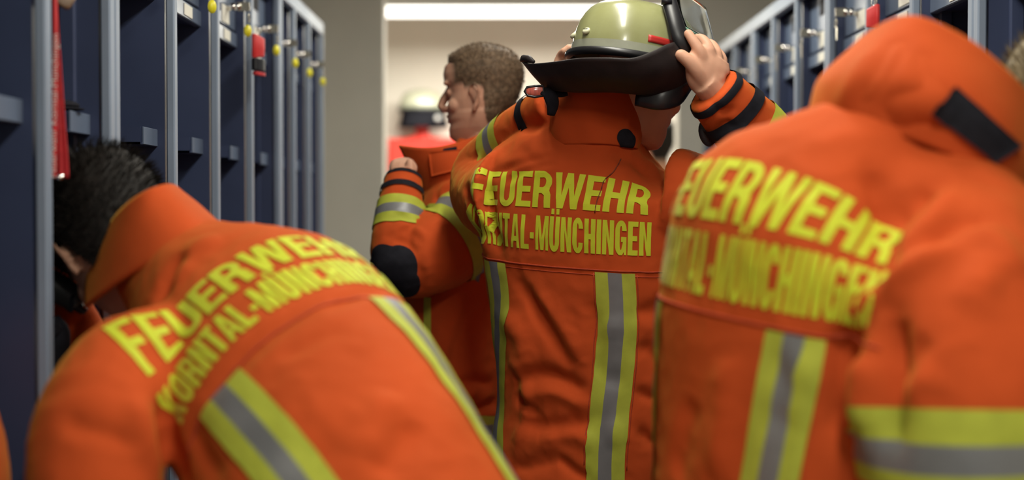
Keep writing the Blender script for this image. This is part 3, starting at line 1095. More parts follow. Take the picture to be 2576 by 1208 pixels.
# raised arm nearer the right lockers
armR = [P(1690, 500, 2.98), P(1840, 512, 2.94), P(1975, 470, 2.90), P(1908, 355, 2.87), P(1848, 288, 2.845), P(1792, 226, 2.82)]
armRr = [.108, .090, .084, .074, .066, .056]
armL = [P(1310, 490, 3.10), P(1240, 500, 3.22), P(1212, 440, 3.34), P(1262, 375, 3.27), P(1335, 310, 3.16), P(1400, 262, 3.07)]
armLr = [.115, .090, .072, .062, .055, .050]
V, F = jacket_mesh(t3, tuple(R3v), [(armR, armRr, (0, 1, 0)), (armL, armLr, (0, 1, 0.2))], voxel=0.0055, smooth=9)
tr0 = bvh(V, F)
V = folds(V, F, tr0, [
    ([(1300, 700), (1360, 800), (1440, 925)], -.012, .020),
    ([(1345, 720), (1420, 830), (1460, 900)], .008, .022),
    ([(1270, 790), (1310, 850), (1330, 960)], .010, .030),
    ([(1290, 960), (1370, 940), (1470, 985)], -.014, .022),
    ([(1330, 1000), (1400, 985), (1480, 1030)], .008, .02),
    ([(1300, 1060), (1400, 1075), (1490, 1060)], -.010, .022),
    ([(1360, 1110), (1440, 1090), (1500, 1120)], .009, .022),
    ([(1280, 1180), (1400, 1160)], -.010, .022),
    ([(1610, 860), (1660, 900), (1700, 880)], -.010, .022),
    ([(1600, 790), (1680, 770)], -.010, .022),
    ([(1260, 640), (1240, 560), (1230, 470)], -.010, .018),
    ([(1180, 500), (1200, 560), (1230, 640)], .008, .022),
    ([(1170, 470), (1190, 520), (1215, 600)], -.010, .015),
    ([(1290, 405), (1350, 420), (1420, 420)], .004, .02),
    ([(1240, 440), (1300, 415), (1370, 400)], -.005, .012),
    ([(1280, 455), (1340, 425), (1400, 415)], -.004, .010),
    ([(1560, 400), (1640, 420), (1700, 440)], .006, .022),
    ([(1530, 380), (1590, 410), (1640, 450)], -.005, .016),
    ([(1800, 330), (1830, 310), (1850, 330)], -.006, .010),
    ([(1790, 260), (1820, 280), (1850, 270)], -.005, .010),
    ([(1820, 350), (1850, 330), (1900, 320)], .005, .012),
    ([(1490, 760), (1500, 860), (1500, 960)], -.008, .02),
    ([(1540, 800), (1545, 850)], .006, .025),
    ([(1540, 930), (1548, 980)], -.006, .025),
    ([(1545, 1060), (1550, 1120)], .006, .025),
    ([(1290, 900), (1330, 1000), (1300, 1120)], .010, .02),
    ([(1250, 1010), (1300, 1000), (1350, 1040)], -.010, .014),
    ([(1400, 1150), (1450, 1190), (1490, 1208)], -.010, .014),
    ([(1600, 980), (1640, 1000), (1690, 980)], -.010, .016),
    ([(1605, 1080), (1640, 1110), (1690, 1100)], -.010, .016),
], 1.25, .85)
V = wrinkle(V, F, .0035, 13, 1.3)
tr3 = bvh(V, F)
j3 = mobj('jacket', V, F, M_ORANGE, p3, True)
dr3 = Drape(tr0, Vector(hit(tr0, 1380, 533)[0]), (math.cos(PH3), -math.sin(PH3), -.055), (-.05, 0, -1), smax=.26, tup=.10, tdn=.58)


def print_back(dr, tree, j, cap=.0755, w1=.425, w2=.442, waveL=None, waveR=None, t_end=.55, sL=(-.190, -.108), sR=(.108, .190), tseam=.118):
    quads_obj('lettering', text_quads('FEUERWEHR', cap, w1, -w1 / 2, -.008, .205, .165), dr, tree, M_LETTER, j, label='yellow print reading FEUERWEHR')
    quads_obj('lettering', text_quads('KORNTAL-MÜNCHINGEN', cap * .95, w2, -w2 / 2, .009 + cap * .95, .25, .150, gap=.075), dr, tree, M_LETTER, j, label='yellow print reading KORNTAL-MÜNCHINGEN')
    L = [tuple(dr.at(s, tseam - .004)) for s in np.linspace(-.25, .25, 30)]
    V, F = tube([Vector(q) for q in lay(tree, L, .0008)], .0020, ref=(0, .3, 1), n=5)
    mobj('seam', V, F, M_SEAM, j, True)
    tape(dr, tree, j, sL[0], sL[1], tseam, t_end, waveL)
    tape(dr, tree, j, sR[0], sR[1], tseam, t_end, waveR)


print_back(dr3, tr3, j3, waveL=lambda t: .012 * math.sin((t - .12) * 16), waveR=lambda t: .006 * math.sin((t - .12) * 14))
lenR = sum((Vector(a) - Vector(b)).length for a, b in zip(armR, armR[1:]))
lenL = sum((Vector(a) - Vector(b)).length for a, b in zip(armL, armL[1:]))
tri_band(tr3, j3, armR, armRr, (0, 1, 0), .70, .085, lenR)
band('cuff_strap', tr3, j3, armR, armRr, (0, 1, 0), .850, .905, M_BLACKF, off=.005)
band('knit_cuff', tr3, j3, armR, armRr, (0, 1, 0), .965, .998, M_BLACKF, off=.003)
tri_band(tr3, j3, armL, armLr, (0, 1, .2), .66, .080, lenL)
band('cuff_strap', tr3, j3, armL, armLr, (0, 1, .2), .86, .905, M_BLACKF, off=.004)
# dark dirt mark across the printed letters
M_DIRT = mat('dirt_mark', (0.20, 0.045, 0.02), 0.9, var=0.4, vscale=90)
pts_ = [hit(tr3, *q)[0] for q in ((1562, 400), (1545, 430), (1520, 455), (1512, 480), (1500, 515), (1497, 535))]
Vd, Fd = tube([Vector(q) for q in lay(tr3, spline([list(q) for q in pts_], 24), .0014)], [(0.0004 + .0011 * abs(math.sin(k * 1.7)), .0012) for k in range(24)], ref=(1, 0, 0), n=6)
mobj('dirt_mark', Vd, Fd, M_DIRT, j3, True)
# stitching beside the tapes and under the yoke
for s_ in (.104, .194):
    L = [tuple(dr3.at(s_ + .006 * math.sin((t - .12) * 14), t)) for t in np.linspace(.12, .52, 40)]
    Vd, Fd = tube([Vector(q) for q in lay(tr3, L, .0006)], .0012, ref=(1, 0, 0), n=5)
    mobj('seam', Vd, Fd, M_SEAM, j3, True)
L = [tuple(dr3.at(s_, .124)) for s_ in np.linspace(-.25, .25, 30)]
Vd, Fd = tube([Vector(q) for q in lay(tr3, L, .0004)], .0011, ref=(0, .3, 1), n=5)
mobj('seam', Vd, Fd, M_SEAM, j3, True)
# collar standing round the neck, open at the front
def ring_collar(parent, base, top, ref, a0, a1, m=None, nu=110, lean=(0, 0, 0), thick=.006, name='collar', bulge=.008, folds_=()):
    """base/top: (centre, a, b); angles run round the neck (0 = ref direction, 90 = back)"""
    rows = []
    for v in np.linspace(0, 1, 7):
        row = []
        for u in np.linspace(0, 1, nu):
            a = math.radians(a0 + (a1 - a0) * u)
            c = base[0].lerp(top[0], v)
            ra = base[1] + (top[1] - base[1]) * v + bulge * math.sin(math.pi * v)
            rb = base[2] + (top[2] - base[2]) * v + bulge * math.sin(math.pi * v)
            tg = (top[0] - base[0]).normalized()
            r = Vector(ref) - tg * Vector(ref).dot(tg)
            r.normalize()
            b = r.cross(tg)
            wob = .004 * math.sin(a * 3 + v * 5) + .0025 * math.sin(a * 7 - v * 3)
            row.append(c + r * (ra + wob) * math.cos(a) + b * (rb + wob) * math.sin(a))
        rows.append(row)
    return sheet(name, rows, m or M_ORANGE, parent, nu=nu, nv=40, thick=thick)


c3 = ring_collar(j3, (P(1500, 378, 3.04), .093, .092), (P(1508, 206, 3.055), .094, .098), tuple(R3v), -82, 215)
V3c, F3c = SHEETS[c3.name]
tc3 = bvh(V3c, F3c)
seam(tr3, [(1408, 335), (1450, 318), (1500, 322), (1550, 345), (1590, 372)], j3)
surface_patch('collar_patch', np.array(V3c), F3c, [(hit(tc3, 1572, 346)[0], .018), (hit(tc3, 1580, 356)[0], .018)], M_BLACKF, j3, .003)
# tabs hanging at the cuffs
def tab(parent, c, r, rot, m=M_BLACKP):
    V, F = ball(c, r, 18, 10, rot)
    mobj('cuff_tab', V, F, m, parent, True)


tab(j3, P(1779, 335, 2.85), (.017, .008, .028), Matrix.Rotation(-.25, 3, 'Y'))
tab(j3, P(1355, 332, 3.10), (.030, .010, .020), Matrix.Rotation(.3, 3, 'Y'))
# body: head, neck, arms and both hands in one surface
f3 = Vector((.72, .64, -.30))
T3 = frame_matrix(P(1606, 232, 3.04), f3, (.22, .22, 1), 1.04)
b3 = head_parts(T3) + ear_parts(T3)
b3.append(limb([P(1508, 430, 3.06), P(1514, 340, 3.075), P(1550, 262, 3.05)], [.060, .052, .056]))
b3.append(limb([P(1500, 620, 3.08), P(1505, 480, 3.06), P(1508, 420, 3.05)], [(.16, .09), (.17, .09), (.08, .07)], ref=tuple(R3v)))
b3.append(limb(armR[:1] + armR[2:] + [P(1772, 205, 2.81)], [.06, .045, .040, .036, .031, .029], ref=(0, 1, 0)))
b3.append(limb(armL + [P(1415, 235, 3.04)], [.06, .045, .042, .038, .033, .030, .028], ref=(0, 1, 0)))


def hand_R3():
    out = []
    w = P(1785, 220, 2.815)
    # palm: flat loft from the wrist to the knuckles, back of the hand to the viewer
    out.append(limb([w, P(1778, 192, 2.81), P(1782, 165, 2.81), P(1788, 143, 2.815)], [(.033, .023), (.042, .021), (.047, .019), (.042, .015)], ref=(.8, .1, -.55), n=16))
    out.append(finger([P(1772, 165, 2.805), P(1762, 133, 2.80), P(1747, 108, 2.805), P(1731, 84, 2.815)], .0135, .0095))     # index
    out.append(finger([P(1790, 160, 2.812), P(1784, 125, 2.812), P(1768, 100, 2.835), P(1752, 96, 2.862)], .0130, .0095))    # middle
    out.append(finger([P(1803, 165, 2.818), P(1803, 135, 2.825), P(1790, 112, 2.850), P(1772, 108, 2.875)], .0125, .0090))   # ring
    out.append(finger([P(1814, 175, 2.825), P(1818, 152, 2.835), P(1808, 132, 2.858), P(1795, 126, 2.878)], .0110, .0080))   # little
    out.append(finger([P(1770, 205, 2.805), P(1752, 178, 2.795), P(1733, 155, 2.792), P(1712, 138, 2.795)], .0165, .0125))   # thumb
    return out


def hand_L3():
    out = [limb([P(1410, 250, 3.05), P(1418, 215, 3.03), P(1425, 185, 3.02)], [(.028, .022), (.038, .020), (.038, .016)], ref=(.9, .2, 0), n=16)]
    for dx, dy, l in ((-22, 0, 0), (-8, -8, 1), (6, -8, 1), (20, 0, 0)):
        out.append(finger([P(1422 + dx, 195 + dy, 3.02), P(1424 + dx, 165 + dy, 3.025), P(1430 + dx * .9, 140 + dy, 3.02), P(1438 + dx * .8, 128 + dy, 3.00)], .0115, .0085))
    out.append(finger([P(1430, 230, 3.03), P(1452, 205, 3.0), P(1462, 180, 2.99)], .0145, .011))
    return out


b3 += hand_R3() + hand_L3()
bo3, Vb3, Fb3 = body_obj(p3, b3, 0.0034, 3)
M_HAIRD = mat('dark_hair', (0.014, 0.011, 0.009), 0.65, var=0.4, vscale=90, spec=0.25)
M_HAIRB = mat('brown_hair', (0.15, 0.098, 0.058), 0.7, var=0.4, vscale=90, spec=0.35)
M_HAIRG = mat('sandy_hair', (0.20, 0.155, 0.085), 0.65, var=0.4, vscale=70, spec=0.3)
trousers(p3, (P(1480, 1400, 3.08).x, 3.08, .86), [(P(1400, 1400, 3.1).x, 3.12, 0), (P(1570, 1400, 3.1).x, 3.02, 0)])

# ------------------------------------------------------------------ the helmet he holds on his head
M_SHELL = mat('helmet_shell', (0.29, 0.30, 0.14), 0.28, spec=0.5, coat=0.5, var=0.0, vscale=11, col2=(0.23, 0.235, 0.095), bump=0.05, bscale=90)
M_SILVER = mat('silver_band', (0.27, 0.28, 0.21), 0.45, spec=0.5, var=0.1, vscale=30)
M_LEATHER = mat('neck_leather', (0.020, 0.014, 0.014), 0.6, spec=0.35, var=0.25, vscale=26, bump=0.2, bscale=300)
M_RUBBER = mat('black_rubber', (0.010, 0.010, 0.012), 0.35, spec=0.5, var=0.2, vscale=20)
M_VISOR = mat('clear_visor', (0.92, 0.97, 0.94), 0.04, trans=1.0, ior=1.12, spec=0.5)
M_VEDGE = mat('visor_edge', (0.35, 0.70, 0.50), 0.15, trans=0.5, ior=1.2)
M_REDT = mat('red_tape', (0.42, 0.02, 0.015), 0.5, var=0.1, vscale=30)
M_SCREW = mat('ivory_screw', (0.62, 0.62, 0.42), 0.35, var=0.05)
M_REDLENS = mat('red_lens', (0.45, 0.09, 0.06), 0.2, coat=0.6, var=0.25, vscale=60, stretch=(8, 8, 1))


def helmet(name, label, T, group=None, shell=None):
    """T: helmet space x = front, y = left, z = up, rim at z = 0, metres"""
    h = empty(name, T.translation, label, 'helmet', group)
    A, B, C = .142, .112, .142                            # half length, half width, height
    V, F = [], []
    n, m = 48, 18
    prof = [(r_, z_ * .86) for r_, z_ in [(1.0, -.010), (1.0, .0), (.995, .02), (.985, .04), (.965, .058), (.93, .078), (.875, .096), (.80, .112), (.70, .125), (.57, .134), (.42, .140), (.25, .1435), (.08, .145)]]
    for r_, z in prof:
        for k in range(n):
            th = 2 * math.pi * k / n
            V.append(tuple(T @ Vector((A * r_ * math.cos(th), B * r_ * math.sin(th), z))))
    V.append(tuple(T @ Vector((0, 0, .1255))))
    for i in range(len(prof) - 1):
        for k in range(n):
            F.append([i * n + k, i * n + (k + 1) % n, (i + 1) * n + (k + 1) % n, (i + 1) * n + k])
    for k in range(n):
        F.append([(len(prof) - 1) * n + k, (len(prof) - 1) * n + (k + 1) % n, len(V) - 1])
    mobj('shell', V, F, shell or M_SHELL, h, True)
    # central raised ridge
    pts = [T @ Vector((A * math.cos(a) * 1.0, 0, .125 * math.sin(a) ** .8)) for a in np.linspace(.35, math.pi - .55, 22)]
    V, F = tube(pts, [(.012, .004)] * 22, ref=tuple(T.to_3x3() @ Vector((0, 1, 0))), n=8)
    mobj('ridge', V, F, shell or M_SHELL, h, True)
    # reflective band and rubber rim
    V, F = [], []
    for z, g in ((.003, 1.010), (.019, 1.006)):
        for k in range(n):
            th = 2 * math.pi * k / n
            V.append(tuple(T @ Vector((A * g * math.cos(th), B * g * math.sin(th), z))))
    for k in range(n):
        F.append([k, (k + 1) % n, n + (k + 1) % n, n + k])
    mobj('reflective_band', V, F, M_SILVER, h, True)
    pts = [T @ Vector(((A + .004) * math.cos(t), (B + .004) * math.sin(t), -.006)) for t in np.linspace(0, 2 * math.pi, 49)[:-1]]
    V, F = tube(pts, .0085, ref=tuple(T.to_3x3() @ Vector((0, 0, 1))), n=10, closed=True)
    mobj('rim', V, F, M_RUBBER, h, True)
    return h


f3h = Vector((.80, .58, -.16)).normalized()
T3h = frame_matrix(P(1595, 160, 2.935), f3h, (.16, .10, 1))
h3 = helmet('firefighter_helmet', 'pale green-white firefighter helmet with dark neck guard held on the head', T3h, 'firefighter helmets')
R3h = T3h.to_3x3()


def on_shell(h, th_deg, z, lift=0.0):
    """point and normal on the shell at angle th (0 front, 90 left, 180 back) and height z"""
    A, B = .142, .112
    prof = [(1.0, .0), (.995, .02), (.985, .04), (.965, .058), (.93, .078), (.875, .096), (.80, .112), (.70, .125)]
    prof = [(a_, b_ * .86) for a_, b_ in prof]
    zs = [p[1] for p in prof]
    r_ = np.interp(z, zs, [p[0] for p in prof])
    t = math.radians(th_deg)
    p = Vector((A * r_ * math.cos(t), B * r_ * math.sin(t), z))
    dr = (np.interp(z + .004, zs, [q[0] for q in prof]) - np.interp(z - .004, zs, [q[0] for q in prof])) / .008
    nn = Vector((math.cos(t) / A, math.sin(t) / B, -dr * 8.0 * .9)).normalized()
    return p + nn * lift, nn


for th, z in ((152, .034), (184, .034), (330, .034), (20, .034)):
    p, nn = on_shell(h3, th, z)
    V, F = tube([T3h @ (p - nn * .002), T3h @ (p + nn * .003), T3h @ (p + nn * .0055)], [.0085, .0085, .0060], ref=tuple(R3h @ Vector((0, 0, 1))), n=16)
    sc_ = mobj('screw', V, F, M_SCREW, h3, True)
    q = p + nn * .0057
    tdir = Vector((-nn.y, nn.x, 0)).normalized()
    V, F = tube([T3h @ (q - tdir * .006), T3h @ (q + tdir * .006)], [(.0011, .0004)] * 2, ref=tuple(R3h @ Vector((0, 0, 1))), n=6)
    mobj('screw_slot', V, F, M_BLACKP, sc_)
# red tape rectangle on the near right flank
rows = [[T3h @ on_shell(h3, a, z, .0012)[0] for a in np.linspace(246, 274, 8)] for z in (.024, .031, .038)]
sheet('red_tape', rows, M_REDT, h3, nu=10, nv=4, thick=.0012)
# flared leather neck guard: lower edge tight under the rim, upper edge standing off
up_px = [(1312, 152, 3.03), (1330, 160, 2.97), (1390, 156, 2.86), (1460, 147, 2.79), (1530, 146, 2.76), (1590, 147, 2.755), (1640, 130, 2.765), (1672, 114, 2.78), (1694, 106, 2.80)]
mid_px = [(1338, 185, 3.00), (1352, 192, 2.95), (1405, 195, 2.87), (1465, 195, 2.82), (1530, 195, 2.79), (1595, 195, 2.78), (1655, 188, 2.785), (1700, 172, 2.80), (1732, 160, 2.83)]
lo_px = [(1366, 216, 2.99), (1378, 224, 2.95), (1420, 230, 2.90), (1475, 232, 2.865), (1535, 231, 2.845), (1595, 236, 2.84), (1655, 240, 2.845), (1706, 226, 2.855), (1745, 196, 2.885)]
sheet('neck_guard', [[P(*q) for q in up_px], [P(*q) for q in mid_px], [P(*q) for q in lo_px]], M_LEATHER, h3, nu=40, nv=14, thick=.0035)
# leather returning from the lower edge to the shell, so nothing is open behind it
inner = [[P(*q) for q in lo_px], [(P(*q) * .55 + T3h.translation * .45) + Vector((0, 0, .012)) for q in lo_px]]
sheet('guard_lining', inner, M_LEATHER, h3, nu=30, nv=6, thick=.003)
# curled edge at the left tip
V, F = tube([P(1312, 152, 3.03), P(1318, 147, 3.01), P(1330, 149, 2.985), P(1342, 155, 2.955)], [.004, .008, .008, .004], ref=(0, 1, 0), n=10)
mobj('guard_roll', V, F, M_LEATHER, h3, True)
# inner cradle and side strap
V, F = limb([P(1600, 246, 2.86), P(1660, 252, 2.84), P(1705, 240, 2.85), P(1740, 205, 2.88)], [(.016, .004), (.020, .004), (.020, .004), (.014, .004)], ref=(.1, 0, 1), n=10)
mobj('headband', V, F, M_RUBBER, h3, True)
V, F = ball(P(1737, 212, 2.85), .006, 10, 8)
mobj('buckle', V, F, M_CHROME, h3, True)
# visor arm: thick black strap from the crown to the temple
V, F = limb([P(1672, -40, 2.90), P(1683, 0, 2.86), P(1696, 45, 2.835), P(1712, 95, 2.825), P(1735, 130, 2.83), P(1752, 150, 2.84)],
            [(.013, .005), (.015, .006), (.016, .006), (.018, .007), (.020, .008), (.014, .008)], ref=(.9, .1, .3), n=12)
mobj('visor_arm', V, F, M_RUBBER, h3, True)
V, F = tube([P(1664, 2, 2.85), P(1690, 4, 2.848)], [.008, .006], ref=(0, 0, 1), n=10)
mobj('visor_pivot', V, F, M_BLACKP, h3, True)
# clear visor swung up in front
rows = [[P(1700, -30, 2.90), P(1735, -10, 2.97), P(1775, 20, 3.08), P(1760, 10, 3.2)],
        [P(1706, 25, 2.87), P(1750, 50, 2.95), P(1790, 85, 3.07), P(1775, 70, 3.2)],
        [P(1722, 70, 2.87), P(1772, 100, 2.95), P(1800, 125, 3.07), P(1785, 115, 3.2)]]
sheet('visor', rows, M_VISOR, h3, nu=20, nv=12, thick=.0025)
V, F = tube([Vector(a) for a in spline([list(q) for q in rows[2]], 20)], .003, ref=(0, 0, 1), n=8)
mobj('visor_edge', V, F, M_VEDGE, h3, True)
# red-lensed clip at the left with its dark strap
cl = [(1322, 222), (1330, 218), (1366, 217), (1366, 240), (1335, 244), (1322, 236)]
c0 = P(1343, 231, 2.93)
V, F = tube([P(1320, 230, 2.932), P(1326, 220, 2.93), P(1345, 217, 2.93), P(1366, 216, 2.93), P(1368, 230, 2.93), P(1366, 241, 2.93), P(1345, 244, 2.93), P(1328, 241, 2.93)], .0028, ref=(0, 1, 0), n=8, closed=True)
g3 = mobj('clip_frame', V, F, M_RUBBER, h3, True)
V, F = limb([P(1324, 230, 2.932), P(1345, 230, 2.932), P(1368, 230, 2.934)], [(.007, .004), (.0105, .005), (.0105, .005)], ref=(0, 0, 1), n=12, e=3)
mobj('red_lens', V, F, M_REDLENS, g3, True)
V, F = limb([P(1366, 228, 2.935), P(1382, 236, 2.93), P(1390, 262, 2.93), P(1386, 290, 2.94)], [(.012, .004), (.015, .004), (.013, .004), (.008, .003)], ref=(1, 0, 0), n=10)
mobj('strap', V, F, M_BLACKF, h3, True)
V, F = limb([P(1385, 232, 2.94), P(1410, 238, 2.93), P(1428, 236, 2.93)], [(.006, .004), (.006, .004), (.004, .003)], ref=(0, 0, 1), n=10)
mobj('strap', V, F, M_BLACKF, h3, True)
# ================================================================== firefighter bending into the left locker
r1 = Vector((.74, .38, .56))
p1 = empty('person', (P(1100, 1208, 1.75).x, 1.78, 0), 'dark-haired firefighter bending forward into the blue locker', 'person', 'firefighters')
t1 = [(P(1220, 1900, 1.76), (.175, .16, .15)), (P(1075, 1560, 1.77), (.180, .165, .15)), (P(915, 1290, 1.83), (.188, .168, .15)), (P(805, 1090, 1.93), (.195, .172, .14)),
      (P(715, 940, 2.06), (.200, .178, .13)), (P(630, 850, 2.14), (.195, .168, .13)), (P(545, 770, 2.19), (.150, .140, .12)),
      (P(465, 700, 2.235), (.105, .105, .10)), (P(400, 645, 2.275), (.082, .085, .085))]
arm1L = [P(470, 930, 2.03), P(332, 958, 1.96), P(245, 1120, 1.87), P(262, 1420, 1.84), P(225, 1500, 2.02)]
arm1Lr = [.100, .090, .088, .082, .060]
arm1R = [P(800, 790, 2.25), P(830, 900, 2.38), P(720, 1100, 2.42), P(520, 1150, 2.38)]
arm1Rr = [.100, .090, .075, .060]
V, F = jacket_mesh(t1, tuple(r1), [(arm1L, arm1Lr, (1, 0, 0)), (arm1R, arm1Rr, (1, 0, 0))], voxel=0.0065, smooth=10, e=2.05)
tr0 = bvh(V, F)
V = folds(V, F, tr0, [
    ([(520, 1010), (610, 900), (720, 810), (800, 770)], -.007, .022),
    ([(470, 640), (430, 700), (400, 760)], -.010, .016),
    ([(560, 600), (480, 640), (440, 720)], .006, .022),
    ([(740, 1208), (850, 1080), (960, 1000)], -.006, .030),
    ([(960, 1208), (1010, 1120), (1050, 1060)], -.008, .025),
    ([(900, 1150), (940, 1060), (960, 980)], .006, .03),
    ([(390, 1000), (420, 1100), (470, 1200)], -.010, .020),
    ([(340, 1000), (360, 1100), (400, 1200)], .007, .022),
    ([(480, 1060), (510, 1140), (560, 1208)], -.006, .018),
    ([(160, 1060), (260, 1090), (330, 1120)], -.004, .015),
    ([(820, 780), (900, 740), (960, 735)], -.004, .014),
    ([(700, 900), (800, 850), (880, 830)], -.004, .02),
    ([(820, 1100), (900, 1040), (1000, 1020)], .005, .025),
], 1.4, .9)
V = wrinkle(V, F, .0035, 11, 5.1)
tr1 = bvh(V, F)
j1 = mobj('jacket', V, F, M_ORANGE, p1, True)
dr1 = Drape(tr0, Vector(hit(tr0, 648, 706)[0]), r1, (.6, -.74, -.29), smax=.28, tup=.10, tdn=.58)
print_back(dr1, tr1, j1, w1=.415, w2=.432)
# collar over the nape
def collar1():
    cols = [((215, 775, 2.22), (222, 690, 2.27), (250, 620, 2.30)), ((260, 740, 2.17), (262, 640, 2.21), (280, 560, 2.24)), ((330, 690, 2.13), (320, 590, 2.17), (325, 510, 2.20)),
            ((420, 640, 2.12), (390, 550, 2.16), (375, 478, 2.19)), ((500, 590, 2.15), (450, 515, 2.19), (420, 465, 2.23)), ((545, 562, 2.24), (490, 510, 2.29), (450, 478, 2.33)), ((540, 565, 2.34), (500, 530, 2.38), (455, 500, 2.42))]
    rows = [[P(*c[k]) for c in cols] for k in range(3)]
    return rows


sheet('collar', collar1(), M_ORANGE, j1, nu=40, nv=16, thick=.006)
# head bent down into the locker
T1 = frame_matrix(P(300, 622, 2.325), (-.25, .55, -.80), (-.60, .60, .50), 1.15)
b1 = head_parts(T1) + ear_parts(T1)
b1.append(limb([P(470, 700, 2.24), P(390, 640, 2.28), P(310, 605, 2.33)], [.062, .060, .060]))
b1.append(limb([P(760, 930, 2.08), P(600, 800, 2.16), P(480, 710, 2.23)], [(.13, .08), (.14, .08), (.07, .06)], ref=tuple(r1)))
b1.append(limb(arm1L[:-1] + [P(225, 1500, 2.03), P(218, 1495, 2.09)], [.06, .05, .045, .04, .033, .028], ref=(1, 0, 0)))
b1.append(limb(arm1R + [P(470, 1150, 2.36)], [.06, .05, .042, .034, .028], ref=(1, 0, 0)))


def loose_hand(w, d, up, sc=1.0):
    """relaxed hand: palm and five slightly curled fingers; w wrist, d pointing direction, up = back of the hand"""
    w, d = Vector(w), Vector(d).normalized()
    u = Vector(up)
    u = (u - d * u.dot(d)).normalized()
    s = d.cross(u)
    out = [limb([w, w + d * .045, w + d * .085], [(.026, .018), (.038, .017), (.040, .013)], ref=tuple(s), n=14)]
    for k, (o, l) in enumerate(((-.030, .062), (-.010, .074), (.010, .070), (.029, .054))):
        b = w + d * .080 + s * o
        out.append(finger([b, b + d * l * .4 + u * .004, b + d * l * .75 - u * .006, b + d * l * .92 - u * .022], .0100, .0075))
    b = w + d * .03 - s * .028
    out.append(finger([b, b + d * .03 - s * .020, b + d * .058 - s * .026 - u * .01], .0125, .0095))
    return out


b1 += loose_hand(P(218, 1495, 2.09), (-.02, 1, 0), (0, 0, 1)) + loose_hand(P(470, 1150, 2.36), (-1, .1, 0), (0, 0, 1))
bo1, Vb1, Fb1 = body_obj(p1, b1, 0.0045, 3)


def short_line(L):
    """distance inside a short-back-and-sides hairline (head space)"""
    front = .064 - np.clip(np.abs(L[:, 1]) - .03, 0, 1) * .45 - L[:, 0]
    low = L[:, 2] - np.where(L[:, 0] > .028, .045, np.where(L[:, 0] > -.022, .034, -.060))
    w = np.minimum(low, np.where(L[:, 2] > .02, front * 1.0 + np.clip((L[:, 2] - .092) * 1.9, 0, .06), .05))
    return w


def full_line(L):
    front = .070 - np.clip(np.abs(L[:, 1]) - .03, 0, 1) * .3 - L[:, 0]
    low = L[:, 2] - np.where(L[:, 0] > .03, .03, np.where(L[:, 0] > -.018, .030, -.075))
    return np.minimum(low, np.where(L[:, 2] > .02, front + np.clip((L[:, 2] - .085) * 1.6, 0, .05), .05))


hair_cap(Vb1, Fb1, T1, M_HAIRD, p1, .012, .018, full_line, strands=5000, length=.022, seed=2, comb=(-.3, 0, -.3), body=bo1)
trousers(p1, (P(1250, 1700, 1.75).x, 1.76, .84), [(P(1150, 1400, 1.75).x - .02, 1.66, 0), (P(1250, 1400, 1.75).x + .1, 1.86, 0)])
# ================================================================== firefighter with the upturned collar (right)
PH4 = math.radians(58)
r4 = Vector((math.cos(PH4), -math.sin(PH4), -.10)).normalized()
p4 = empty('person', (P(2026, 1208, 1.85).x, 1.95, 0), 'firefighter seen close from behind with upturned orange collar and black collar patch', 'person', 'firefighters')
t4 = [(P(2050, 1900, 1.95), (.225, .175, .16)), (P(2020, 1350, 1.95), (.225, .175, .16)), (P(2020, 1050, 1.95), (.225, .172, .15)), (P(2032, 850, 1.95), (.232, .172, .15)),
      (P(2062, 690, 1.95), (.240, .178, .15)), (P(2085, 580, 1.94), (.232, .175, .14)), (P(2112, 528, 1.93), (.200, .160, .13)),
      (P(2160, 465, 1.92), (.140, .125, .12)), (P(2230, 400, 1.92), (.105, .105, .10)), (P(2295, 350, 1.92), (.09, .09, .09)), (P(2345, 305, 1.93), (.08, .08, .08))]
arm4R = [P(2405, 620, 1.84), P(2425, 740, 1.76), P(2425, 950, 1.71), P(2430, 1180, 1.70), P(2440, 1400, 1.71), P(2620, 1500, 1.86)]
arm4Rr = [.112, .122, .128, .125, .105, .07]
arm4L = [P(1850, 640, 2.15), P(1900, 800, 2.28), P(2050, 1000, 2.36), P(2250, 1000, 2.36)]
arm4Lr = [.10, .09, .075, .06]
V, F = jacket_mesh(t4, tuple(r4), [(arm4R, arm4Rr, (1, 0, 0)), (arm4L, arm4Lr, (0, 0, 1)),
                                     ([P(2230, 545, 1.89), P(2320, 555, 1.86), P(2410, 610, 1.83), P(2470, 700, 1.79)], [.10, .105, .108, .105], (0, 1, 0))], voxel=0.0065, smooth=18)
tr0 = bvh(V, F)
V = folds(V, F, tr0, [
    ([(2130, 820), (2190, 760), (2260, 700), (2400, 620)], .010, .018),
    ([(2250, 800), (2240, 900), (2240, 1000), (2240, 1140)], -.020, .022),
    ([(2180, 900), (2170, 1000), (2180, 1080)], .012, .030),
    ([(2280, 1000), (2360, 900), (2430, 800), (2500, 650)], .010, .026),
    ([(2330, 960), (2400, 850), (2450, 760)], -.008, .022),
    ([(2270, 960), (2300, 900), (2340, 850)], -.007, .018),
    ([(2250, 560), (2300, 520), (2350, 480)], -.008, .020),
    ([(2190, 430), (2205, 500), (2215, 580)], -.006, .018),
    ([(2215, 760), (2240, 650), (2262, 540)], -.007, .018),
    ([(1740, 1000), (1720, 1100), (1700, 1208)], -.006, .030),
    ([(1830, 900), (1820, 1050), (1800, 1200)], .006, .03),
    ([(2120, 820), (2130, 960), (2110, 1100)], -.012, .022),
    ([(2000, 880), (2010, 960), (1970, 1060)], .006, .03),
    ([(1960, 900), (1985, 980), (1950, 1080)], -.005, .02),
    ([(2450, 560), (2520, 620), (2560, 700)], .006, .02),
    ([(2330, 620), (2420, 560), (2500, 560)], -.007, .018),
    ([(2400, 480), (2340, 560), (2260, 640)], .006, .02),
], 1.6, .85)
V = wrinkle(V, F, .0035, 10, 9.7)
tr4 = bvh(V, F)
j4 = mobj('jacket', V, F, M_ORANGE, p4, True)
